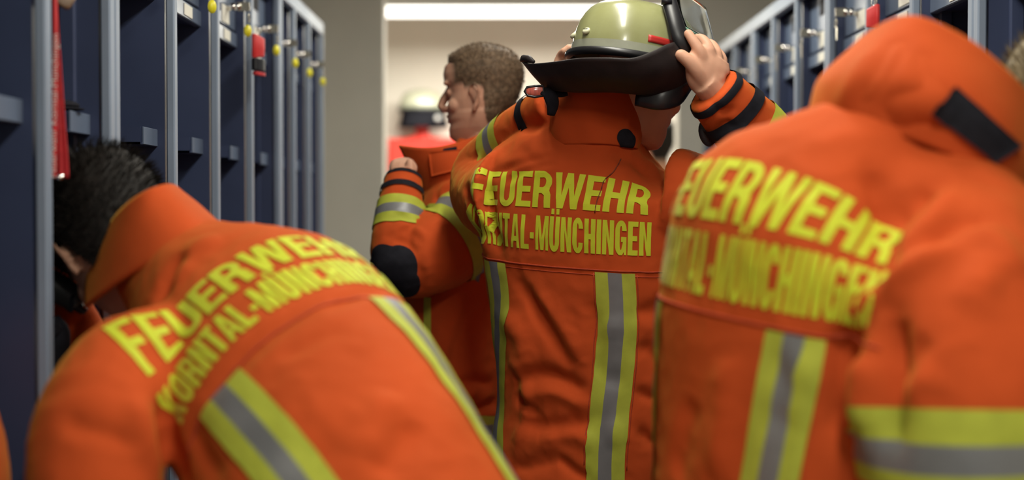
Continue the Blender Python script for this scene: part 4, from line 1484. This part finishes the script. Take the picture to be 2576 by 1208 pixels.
dr4 = Drape(tr0, Vector(hit(tr0, 1858, 580)[0]), r4, (-.22, .05, -.97), smax=.28, tup=.10, tdn=.58)
print_back(dr4, tr4, j4, cap=.088, w1=.415, w2=.430, sR=(.078, .158), sL=(-.225, -.145))
len4 = sum((Vector(a) - Vector(b)).length for a, b in zip(arm4R, arm4R[1:]))
tri_band(tr4, j4, arm4R, arm4Rr, (1, 0, 0), .44, .086, len4)
cols = [((2052, 262, 2.08), (2070, 200, 2.10), (2170, 150, 2.14)), ((2045, 285, 1.96), (2070, 200, 1.97), (2150, 118, 2.03)), ((2140, 315, 1.86), (2160, 190, 1.86), (2232, 58, 1.93)),
        ((2270, 345, 1.82), (2285, 200, 1.81), (2310, 45, 1.88)), ((2400, 395, 1.80), (2420, 260, 1.79), (2440, 105, 1.86)), ((2500, 460, 1.82), (2530, 340, 1.81), (2555, 205, 1.87)),
        ((2575, 540, 1.90), (2610, 440, 1.90), (2650, 330, 1.96)), ((2600, 580, 2.02), (2640, 500, 2.03), (2680, 400, 2.08))]
rows = [[P(*c[k]) for c in cols] for k in range(3)]
c4 = sheet('collar', rows, M_ORANGE, j4, nu=60, nv=30, thick=.007)
Vc, Fc = SHEETS[c4.name]
tmp = bvh(Vc, Fc)
Vc2 = folds(np.array(Vc), Fc, tmp, [([(2270, 90), (2220, 180), (2160, 270)], -.007, .014), ([(2310, 120), (2340, 190), (2370, 250)], -.006, .012),
                                     ([(2200, 120), (2150, 200), (2110, 270)], .005, .018), ([(2230, 290), (2310, 270), (2400, 280)], -.012, .020)])
off = np.array(WL[p4.name])
for i, v in enumerate(c4.data.vertices):
    v.co = Vc2[i] - off
tc4 = bvh(Vc2, Fc)
patch('collar_patch', tc4, [(2402, 222), (2562, 368), (2500, 408), (2345, 285)], M_BLACKF, j4, off=.006)
T4 = frame_matrix(P(2665, 330, 2.12), (.75, .62, -.35), (.35, .10, .95), 1.03)
b4 = head_parts(T4) + ear_parts(T4)
b4.append(limb([P(2345, 340, 1.94), P(2450, 400, 2.0), P(2600, 400, 2.08)], [.065, .062, .062]))
b4.append(limb([P(2070, 700, 1.95), P(2150, 500, 1.93), P(2300, 350, 1.92)], [(.14, .08), (.14, .08), (.07, .06)], ref=tuple(r4)))
b4.append(limb(arm4R + [P(2680, 1500, 1.92)], [.06, .055, .05, .046, .042, .034, .028], ref=(1, 0, 0)))
b4.append(limb(arm4L + [P(2330, 1000, 2.36)], [.06, .05, .042, .034, .028], ref=(0, 0, 1)))
b4 += loose_hand(P(2675, 1500, 1.92), (.6, .8, 0), (0, 0, 1)) + loose_hand(P(2320, 1000, 2.36), (1, .1, 0), (0, 0, 1))
bo4, Vb4, Fb4 = body_obj(p4, b4, 0.0045, 3)
hair_cap(Vb4, Fb4, T4, M_HAIRG, p4, .008, .014, full_line, strands=4000, length=.018, seed=4, body=bo4)
trousers(p4, (P(2040, 1500, 1.95).x, 1.95, .84), [(P(1960, 1400, 1.85).x - .02, 2.03, 0), (P(2120, 1400, 1.85).x + .03, 1.88, 0)])
# ================================================================== firefighter in profile doing up the jacket
p2 = empty('person', (P(1150, 1208, 3.750).x, 3.75, 0), 'short-haired firefighter in profile holding the open collar of the orange jacket', 'person', 'firefighters')
t2 = [(P(1150, 1500, 3.760), (.23, .16, .16)), (P(1142, 1200, 3.760), (.225, .150, .15)), (P(1135, 950, 3.760), (.215, .145, .15)), (P(1150, 740, 3.760), (.225, .145, .15)),
      (P(1180, 600, 3.760), (.235, .135, .15)), (P(1205, 510, 3.760), (.225, .125, .14)), (P(1222, 450, 3.760), (.170, .110, .12)), (P(1235, 400, 3.760), (.115, .095, .10)), (P(1243, 360, 3.750), (.085, .08, .09))]
arm2 = [P(1225, 545, 3.600), P(1150, 600, 3.510), P(1060, 655, 3.460), P(1012, 660, 3.450), P(1000, 610, 3.460), P(1005, 540, 3.490), P(1012, 470, 3.530), P(1014, 445, 3.545)]
arm2r = [.108, .098, .088, .076, .062, .055, .046, .043]
arm2R = [P(1200, 520, 3.940), P(1090, 640, 4.020), P(1010, 700, 4.000), P(1020, 600, 3.900)]
arm2Rr = [.10, .09, .075, .055]
t2 = [(p_, tuple(x_ * 1.05 for x_ in r_)) for p_, r_ in t2]
arm2r = [x_ * 1.05 for x_ in arm2r]
V, F = jacket_mesh(t2, (0, 1, 0), [(arm2, arm2r, (0, 1, .2)), (arm2R, arm2Rr, (0, 1, 0))], voxel=0.006, smooth=8)
tr0 = bvh(V, F)
V = folds(V, F, tr0, [
    ([(1160, 760), (1130, 860), (1100, 980)], -.009, .016), ([(1180, 800), (1150, 880), (1130, 940)], .007, .018), ([(1210, 760), (1160, 860), (1140, 930)], -.006, .012),
    ([(1120, 1000), (1180, 960), (1240, 970)], -.012, .016), ([(1140, 1020), (1190, 1030), (1250, 1010)], -.010, .014), ([(1150, 990), (1200, 990)], .008, .015),
    ([(1150, 1050), (1250, 1040)], .008, .014),
    ([(975, 560), (1010, 545), (1050, 575)], -.010, .010), ([(985, 585), (1030, 565), (1070, 600)], .007, .010), ([(990, 605), (1020, 610), (1050, 640)], -.006, .010),
    ([(1100, 500), (1130, 470), (1180, 450)], .010, .018), ([(1090, 540), (1100, 500), (1150, 470)], -.010, .014),
    ([(1050, 660), (1060, 700), (1055, 735)], -.006, .012),
])
V = wrinkle(V, F, .0035, 13, 2.2)
tr2 = bvh(V, F)
j2 = mobj('jacket', V, F, M_ORANGE, p2, True)
len2 = sum((Vector(a) - Vector(b)).length for a, b in zip(arm2, arm2[1:]))
tri_band(tr2, j2, arm2, arm2r, (0, 1, .2), .235, .080, len2)
tri_band(tr2, j2, arm2, arm2r, (0, 1, .2), .775, .070, len2)
band('cuff_strap', tr2, j2, arm2, arm2r, (0, 1, .2), .895, .922, M_BLACKF, off=.004)
band('knit_cuff', tr2, j2, arm2, arm2r, (0, 1, .2), .972, .998, M_BLACKF, off=.002)
surface_patch('elbow_patch', V, F, [(hit(tr2, 1000, 668)[0], .048), (hit(tr2, 1010, 715)[0], .045), (hit(tr2, 960, 665)[0], .048), (P(960, 700, 3.480), .055)], M_BLACKF, j2, .0035)
# broad open collar and front edge
rows = [[P(1318, 283, 3.800), P(1262, 312, 3.700), P(1190, 345, 3.620), P(1120, 367, 3.600), P(1060, 372, 3.620), P(1004, 366, 3.670)],
        [P(1312, 325, 3.780), P(1265, 350, 3.680), P(1195, 380, 3.610), P(1130, 405, 3.590), P(1075, 412, 3.620), P(1020, 400, 3.670)],
        [P(1290, 400, 3.720), P(1250, 430, 3.640), P(1190, 460, 3.590), P(1140, 480, 3.590), P(1095, 480, 3.620), P(1040, 450, 3.680)],
        [P(1270, 470, 3.670), P(1235, 490, 3.620), P(1180, 530, 3.600), P(1135, 560, 3.610), P(1095, 560, 3.640), P(1060, 520, 3.700)]]
c2 = sheet('collar', rows, M_ORANGE, j2, nu=40, nv=24, thick=.006)
tc2 = bvh(*SHEETS[c2.name])
patch('collar_tab', tc2, [(1083, 384), (1160, 380), (1150, 428), (1092, 442)], M_ORANGE, j2, off=.010, thick=.006)
patch('velcro', tc2, [(1117, 375), (1149, 370), (1150, 381), (1113, 384)], M_BLACKF, j2, off=.004)
V, F = limb([P(1181, 985, 3.595), P(1183, 1000, 3.590), P(1184, 1016, 3.595)], [(.006, .004)] * 3, ref=(1, 0, 0), n=8)
Vc_ = lay(tr2, V, .004)
mobj('zip_pull', V, F, M_BLACKP, j2, True)
dr2 = Drape(tr0, Vector(hit(tr0, 1150, 900)[0]), (1, 0, 0), (0, 0, -1), smax=.16, tup=.16, tdn=.32)
quads_obj('lime_stripe', strip_quads(-.02, .16, .150, .172, ns=12), dr2, tr2, M_YSTRIPE, j2, .003)
quads_obj('silver_stripe', strip_quads(-.02, .16, .172, .198, ns=12), dr2, tr2, M_GSTRIPE, j2, .003)
quads_obj('lime_stripe', strip_quads(-.02, .16, .198, .220, ns=12), dr2, tr2, M_YSTRIPE, j2, .003)
quads_obj('lime_stripe', strip_quads(-.085, -.065, -.15, .10), dr2, tr2, M_YSTRIPE, j2, .003)
T2 = frame_matrix(P(1212, 252, 3.750), (-.975, .22, -.06), (.03, 0, 1), 1.035)
b2 = head_parts(T2, jaw=1.06) + ear_parts(T2)
b2.append(limb([P(1240, 440, 3.760), P(1238, 370, 3.760), P(1225, 300, 3.760), P(1215, 270, 3.760)], [(.070, .075), (.064, .076), (.062, .074), (.06, .06)], ref=(0, 1, 0)))
b2.append(limb([P(1160, 650, 3.760), P(1200, 520, 3.760), P(1238, 430, 3.760)], [(.16, .09), (.16, .09), (.07, .07)], ref=(0, 1, 0)))
b2.append(limb(arm2 + [P(1016, 432, 3.550)], [.06, .05, .046, .044, .040, .035, .031, .029, .028], ref=(0, 1, .2)))
b2.append(limb(arm2R + [P(1025, 560, 3.860)], [.05, .045, .04, .032, .028], ref=(0, 1, 0)))
# left hand closing on the jacket edge: two fingertips above the cuff
b2.append(limb([P(1016, 445, 3.545), P(1015, 425, 3.560), P(1012, 408, 3.600)], [(.028, .022), (.036, .018), (.030, .014)], ref=(1, 0, 0), n=14))
b2.append(finger([P(995, 432, 3.550), P(992, 422, 3.560), P(996, 412, 3.575), P(1004, 408, 3.600)], .0125, .0095))
b2.append(finger([P(1022, 448, 3.535), P(1030, 436, 3.530), P(1032, 420, 3.535), P(1030, 407, 3.545)], .0125, .0095))
b2.append(finger([P(1002, 425, 3.570), P(1000, 415, 3.590), P(1008, 408, 3.620)], .0115, .009))
b2.append(finger([P(1010, 425, 3.590), P(1010, 415, 3.610), P(1018, 410, 3.640)], .0115, .009))
b2.append(finger([P(1018, 428, 3.600), P(1020, 418, 3.620), P(1026, 414, 3.640)], .0105, .008))
b2 += loose_hand(P(1025, 560, 3.860), (.05, -.3, 1), (1, 0, 0))
bo2, Vb2, Fb2 = body_obj(p2, b2, 0.0030, 3)
hair_cap(Vb2, Fb2, T2, M_HAIRB, p2, .0012, .010, short_line, strands=6000, length=.007, seed=6, comb=(.35, 0, .3), body=bo2, fade=.013, namp=.25)
for s in (-1, 1):
    V, F = limb([T2 @ Vector((.088, s * .012, .046)), T2 @ Vector((.086, s * .026, .051)), T2 @ Vector((.076, s * .044, .049))], [(.003, .003), (.004, .004), (.002, .002)], ref=(0, 0, 1), n=8)
    mobj('eyebrow', V, F, M_HAIRB, p2, True)
    V, F = limb([T2 @ Vector((.083, s * .018, .020)), T2 @ Vector((.084, s * .029, .0185)), T2 @ Vector((.077, s * .042, .021))], [(.0012, .002), (.002, .0028), (.001, .0018)], ref=(0, 0, 1), n=8)
    mobj('eyelash', V, F, M_HAIRD, p2, True)
trousers(p2, (P(1150, 1400, 3.760).x, 3.76, .84), [(P(1140, 1400, 3.760).x, 3.66, 0), (P(1150, 1400, 3.760).x, 3.86, 0)])
# ================================================================== things in the room beyond
YB = BACK_Y
# red cabinet against the back wall
cx0, cx1 = P(976, 500, YB - .3).x, P(1190, 500, YB - .3).x
ctz = P(1040, 348, YB - .3).z
cab = empty('red_cabinet', ((cx0 + cx1) / 2, YB - .16, 0), 'red metal cabinet standing against the pale back wall', 'cabinet')
box('body', cx0, cx1, YB - .30, YB - .01, 0.02, ctz, M_RED, cab, 0.006)
cm = (cx0 + cx1) / 2
for k, (a, b) in enumerate(((cx0 + .015, cm - .003), (cm + .003, cx1 - .015))):
    d = box('door', a, b, YB - .314, YB - .301, 0.06, ctz - .03, M_RED, cab, 0.003)
    xh = b - .03 if k == 0 else a + .03
    box('handle', xh - .008, xh + .008, YB - .335, YB - .315, ctz * .5, ctz * .5 + .12, M_CHROME, d, 0.003)
# red stand carrying the spare helmet
hp = P(1062, 300, YB - .22)
st = empty('helmet_stand', (hp.x, hp.y, ctz), 'red tapered stand on top of the red cabinet under the spare helmet', 'stand')
V, F = tube([(hp.x, hp.y, ctz), (hp.x, hp.y, ctz + .02), (hp.x, hp.y, hp.z), (hp.x, hp.y, hp.z + .03)], [(.055, .04), (.048, .035), (.030, .025), (.05, .04)], ref=(1, 0, 0), n=16, e=3)
mobj('post', V, F, M_RED, st, True)
V, F = tube([(hp.x, hp.y, ctz), (hp.x, hp.y, ctz + .012)], [(.085, .06)] * 2, ref=(1, 0, 0), n=20, e=4)
mobj('foot', V, F, M_RED, st, True)
Tb = frame_matrix(P(1062, 276, YB - .22), (-1, -.25, 0), (0, 0, 1), 1.0)
hb = helmet('firefighter_helmet', 'pale spare helmet with black neck curtain resting on the red stand', Tb, 'firefighter helmets',
            shell=mat('pale_shell', (0.50, 0.51, 0.38), .3, coat=.4, var=.08, vscale=12))
rows = []
for z, g in ((-.005, 1.0), (-.06, 1.06), (-.11, 1.18)):
    rows.append([Tb @ Vector((.142 * g * math.cos(a), .112 * g * math.sin(a), z)) for a in np.radians(np.linspace(35, 325, 16))])
sheet('neck_curtain', rows, M_BLACKF, hb, nu=40, nv=10, thick=.004)
V, F = ball(P(1101, 297, YB - .37), .017, 14, 10)
mobj('helmet_glint', V, F, M_WHITEM, hb, True)  # white ball modelled in place of a bright reflection at the helmet

# ------------------------------------------------------------------ person in the room beyond, mostly hidden
p6 = empty('person', (P(1630, 520, 7.6).x, 7.6, 0), 'dark-haired person far behind, half hidden by the face under the helmet', 'person', 'firefighters')
T6 = frame_matrix(P(1652, 366, 7.6), (-.6, .8, 0), (0, 0, 1))
b6 = head_parts(T6) + ear_parts(T6)
c6 = T6.translation
b6.append(limb([c6 + Vector((.01, 0, -.22)), c6 + Vector((.01, 0, -.12)), c6 + Vector((0, 0, -.04))], [.065, .058, .055]))
t6 = [(c6 + Vector((.01, 0, dz)), r) for dz, r in ((-.85, (.2, .14, .14)), (-.6, (.2, .14, .14)), (-.38, (.22, .13, .13)), (-.27, (.20, .12, .12)), (-.21, (.12, .10, .1)), (-.17, (.08, .08, .08)))]
a6 = []
for s in (-1, 1):
    q = c6 + Vector((.01 + s * .2, .05, -.29))
    a6.append(([q, q + Vector((s * .05, .02, -.28)), q + Vector((s * .02, .12, -.50))], [.08, .065, .05], (1, 0, 0)))
    w = q + Vector((s * .02, .13, -.52))
    b6.append(limb([q, q + Vector((s * .05, .02, -.28)), w], [.05, .04, .028]))
    b6 += loose_hand(w, (0, .3, -1), (s, 0, 0))
bo6, Vb6, Fb6 = body_obj(p6, b6, .006, 2)
hair_cap(Vb6, Fb6, T6, M_HAIRD, p6, .010, .016, full_line, strands=1500, length=.014, seed=9, body=bo6)
V, F = jacket_mesh(t6, (1, 0, 0), a6, voxel=.010, smooth=5)
mobj('jacket', wrinkle(V, F, .004, 12, 4.4), F, M_ORANGE, p6, True)
trousers(p6, (c6.x, 7.6, .84), [(c6.x - .1, 7.6, 0), (c6.x + .1, 7.6, 0)])

# ================================================================== things hanging in the lockers
# red lanyard with white lettering
M_WPRINT = mat('white_print', (0.72, 0.66, 0.60), 0.6, var=0.05)
LY = 2.204
lan = empty('lanyard', P(150, 470, LY), 'red lanyard with white lettering hanging inside the near blue locker', 'lanyard')
ctl = [(128, -60), (132, 60), (130, 170), (127, 300), (125, 400), (124, 448)]
ctr = [(141, -60), (143, 60), (143, 170), (144, 300), (143, 400), (142, 448)]
rows = [[P(x, y, LY) for x, y in ctl], [P((a[0] + b[0]) / 2, a[1], LY - .004) for a, b in zip(ctl, ctr)], [P(x, y, LY) for x, y in ctr]]
sheet('strap', rows, M_REDW, lan, nu=40, nv=6, thick=.0015, label='front strap with white lettering')
bl = [(136, -60), (141, 60), (144, 170), (146, 300), (147, 400), (147, 448)]
br = [(141, -60), (146, 60), (154, 170), (163, 300), (171, 400), (174, 448)]
rows = [[P(x, y, LY + .012) for x, y in bl], [P((a[0] + b[0]) / 2, a[1], LY + .014) for a, b in zip(bl, br)], [P(x, y, LY + .012) for x, y in br]]
sheet('strap', rows, M_REDW, lan, nu=40, nv=6, thick=.0015, label='plain rear strap')
fc = bpy.data.curves.new('lettering', 'FONT')
fc.body = 'Feuerwehr Korntal-Münchingen'
fc.size = 1.0
fo = bpy.data.objects.new('lettering_tmp', fc)
COL.objects.link(fo)
dg = bpy.context.evaluated_depsgraph_get()
me = bpy.data.meshes.new_from_object(fo.evaluated_get(dg))
bpy.data.objects.remove(fo)
TV = np.array([v.co[:] for v in me.vertices])
TF = [list(p.vertices) for p in me.polygons]
bpy.data.meshes.remove(me)
xmin, xmax = TV[:, 0].min(), TV[:, 0].max()
pb, pt_ = P(128.5, 446, LY - .007), P(135, 85, LY - .007)
axis = pt_ - pb
sc_ = axis.length / (xmax - xmin)
ax = axis.normalized()
side = Vector((-1, 0, 0)) - ax * Vector((-1, 0, 0)).dot(ax)
side.normalize()
LV = [pb + ax * ((v[0] - xmin) * sc_) + side * ((v[1] - .18) * min(sc_, .014)) + Vector((.0045, 0, 0)) for v in TV]
mobj('lettering', [tuple(v) for v in LV], [f[::-1] for f in TF], M_WPRINT, lan)
V, F = tube([P(150, 440, LY + .006), P(150, 452, LY + .006)], [.008, .008], ref=(1, 0, 0), n=12)
mobj('clip', V, F, M_CHROME, lan, True)

# brown wooden-handled tag above the lanyard
M_WOOD = mat('wood', (0.20, 0.13, 0.08), 0.5, var=0.3, vscale=30, stretch=(1, 1, 8))
wy = 1.98 * KS
V, F = merge([tube([P(150, -40, wy + .04), P(160, -5, wy + .03), P(170, 20, wy + .02)], [(.020, .006), (.022, .006), (.004, .004)], ref=(1, 0, -.5), n=12, e=4)])
mobj('wooden_tag', V, F, M_WOOD, None, True, label='brown wooden tag with a pale edge above the red lanyard', cat='tag')

# orange jacket and torch hanging in the near locker, seen past the bending head
hj = empty('hanging_jacket', P(150, 900, 2.30), 'orange jacket hanging inside the locker below the bending head', 'jacket', None)
hx = P(150, 700, 2.385)
t_h = [(Vector((x_, 2.438, z)), r) for x_, z, r in ((-.80, .62, (.05, .135, .13)), (-.80, .90, (.05, .135, .13)), (-.80, 1.10, (.05, .13, .13)), (-.82, 1.20, (.048, .115, .115)), (-.86, 1.27, (.045, .08, .08)), (-.87, 1.32, (.03, .04, .04)))]
V, F = jacket_mesh(t_h, (0, 1, 0), [], voxel=.008, smooth=5)
trh = bvh(V, F)
V = folds(V, F, trh, [([(130, 690), (160, 710), (190, 740)], -.012, .012), ([(150, 880), (180, 830), (210, 800)], -.006, .008)])
V = wrinkle(V, F, .005, 14, 8.8)
mobj('cloth', V, F, M_ORANGE, hj, True)
V, F = tube([(-.87, 2.445, 1.31), (-.87, 2.445, 1.37), (-.87, 2.435, 1.40), (-.87, 2.455, 1.41), (-.87, 2.46, 1.39)], .003, ref=(1, 0, 0), n=6)
mobj('hanger_hook', V, F, M_CHROME, hj, True)
tq = empty('torch', P(165, 745, 2.24), 'dark grey torch hanging in front of the orange jacket in the locker', 'torch')
V, F = limb([P(112, 712, 2.358), P(140, 725, 2.358), P(178, 748, 2.358), P(196, 770, 2.358)], [.026, .026, .023, .018], ref=(0, 0, 1), n=18)
mobj('barrel', V, F, mat('dark_grey_plastic', (0.035, 0.04, 0.04), .4, var=.2), tq, True)
V, F = limb([P(182, 762, 2.358), P(205, 778, 2.362), P(214, 784, 2.366)], [.010, .008, .006], ref=(0, 0, 1), n=12)
mobj('switch_end', V, F, M_BLACKP, tq, True)
V, F = limb([P(184, 735, 2.345), P(182, 755, 2.335), P(178, 785, 2.34)], [(.004, .002)] * 3, ref=(1, 0, 0), n=8)
mobj('loop', V, F, M_BLACKF, tq, True)
bg = empty('black_pouch', P(140, 860, 2.345), 'black pouch hanging under the torch in the locker', 'pouch')
V, F = limb([P(128, 800, 2.345), P(136, 835, 2.343), P(134, 890, 2.343), P(120, 960, 2.35)], [(.014, .012), (.026, .018), (.024, .018), (.014, .012)], ref=(1, 0, 0), n=18)
mobj('body', V, F, M_BLACKF, bg, True)
V, F = limb([P(126, 815, 2.325), P(136, 825, 2.320), P(148, 836, 2.325)], [(.010, .003)] * 3, ref=(0, 0, 1), n=8)
mobj('flap', V, F, M_BLACKF, bg, True)
# orange garment edge in the locker bay nearest the viewer
ng = empty('hanging_jacket', (-.80, 1.98, .1), 'dark orange jacket hanging in the bay at the lower corner of the picture', 'jacket')
V, F = jacket_mesh([(Vector((-.80, 1.98, z)), r) for z, r in ((.40, (.14, .108, .108)), (.90, (.14, .099, .099)), (1.02, (.13, .092, .092)), (1.10, (.11, .082, .082)), (1.17, (.08, .055, .055)), (1.22, (.04, .03, .03)))], (0, 1, 0), [], voxel=.009, smooth=4)
mobj('cloth', wrinkle(V, F, .003, 12, 1.8), F, M_ORANGE, ng, True)
V, F = tube([(-.80, 1.98, 1.20), (-.80, 1.98, 1.30), (-.80, 1.99, 1.32)], .003, ref=(1, 0, 0), n=6)
mobj('hanger_hook', V, F, M_CHROME, ng, True)

# red key fobs / pouches hanging at the lockers
def red_fob(label, s, px, py, Y, w=.030):
    t = empty('key_fob', P(px, py, Y), label, 'key fob')
    V, F = limb([P(px, py, Y), P(px, py + 25, Y - .004), P(px - 1, py + 52, Y)], [(w * .5, .006), (w * .5, .007), (w * .5, .006)], ref=(.3, 1, 0) if s < 0 else (-.3, 1, 0), n=12, e=4)
    mobj('webbing', V, F, mat('bright_red_webbing', (0.62, 0.03, 0.03), .55, var=.1, vscale=40), t, True)
    V, F = tube([P(px + 4 * math.cos(a), py - 12 + 10 * math.sin(a), Y) for a in np.linspace(0, 2 * math.pi, 13)[:-1]], .0014, ref=(0, 1, 0), n=5, closed=True)
    mobj('ring', V, F, M_CHROME, t, True)
    return t


k1 = red_fob('red webbing key fob with a black buckle hanging at the open locker', -1, 650, 92, 3.35 * KS, .060)
V, F = limb([P(650, 148, 3.35 * KS), P(650, 165, 3.35 * KS), P(650, 178, 3.35 * KS)], [(.028, .010)] * 3, ref=(.3, 1, 0), n=12, e=4)
mobj('buckle', V, F, M_BLACKP, k1, True)
V, F = limb([P(652, 182, 3.35 * KS), P(652, 190, 3.35 * KS)], [(.028, .008)] * 2, ref=(.3, 1, 0), n=12, e=4)
mobj('webbing', V, F, M_REDW, k1, True)
red_fob('red webbing pouch hanging at the locker above the orange collar', 1, 2196, 18, 3.05 * KS, .050)
# dark round cap lying on the locker tray
cp = empty('cap', P(190, 262, 2.14 * KS), 'dark cap lying on the small tray beside the red lanyard', 'cap')
c0 = Vector((-.768, 2.455, 1.40 + .117 * KS + .042))
V, F = [], []
V, F = ball(c0, (.032, .030, .010), 20, 10)
mobj('crown', V, F, M_BLACKF, cp, True)
V, F = ball(c0 + Vector((.01, -.01, -.007)), (.034, .03, .0035), 18, 8)
mobj('peak', V, F, M_BLACKF, cp, True)
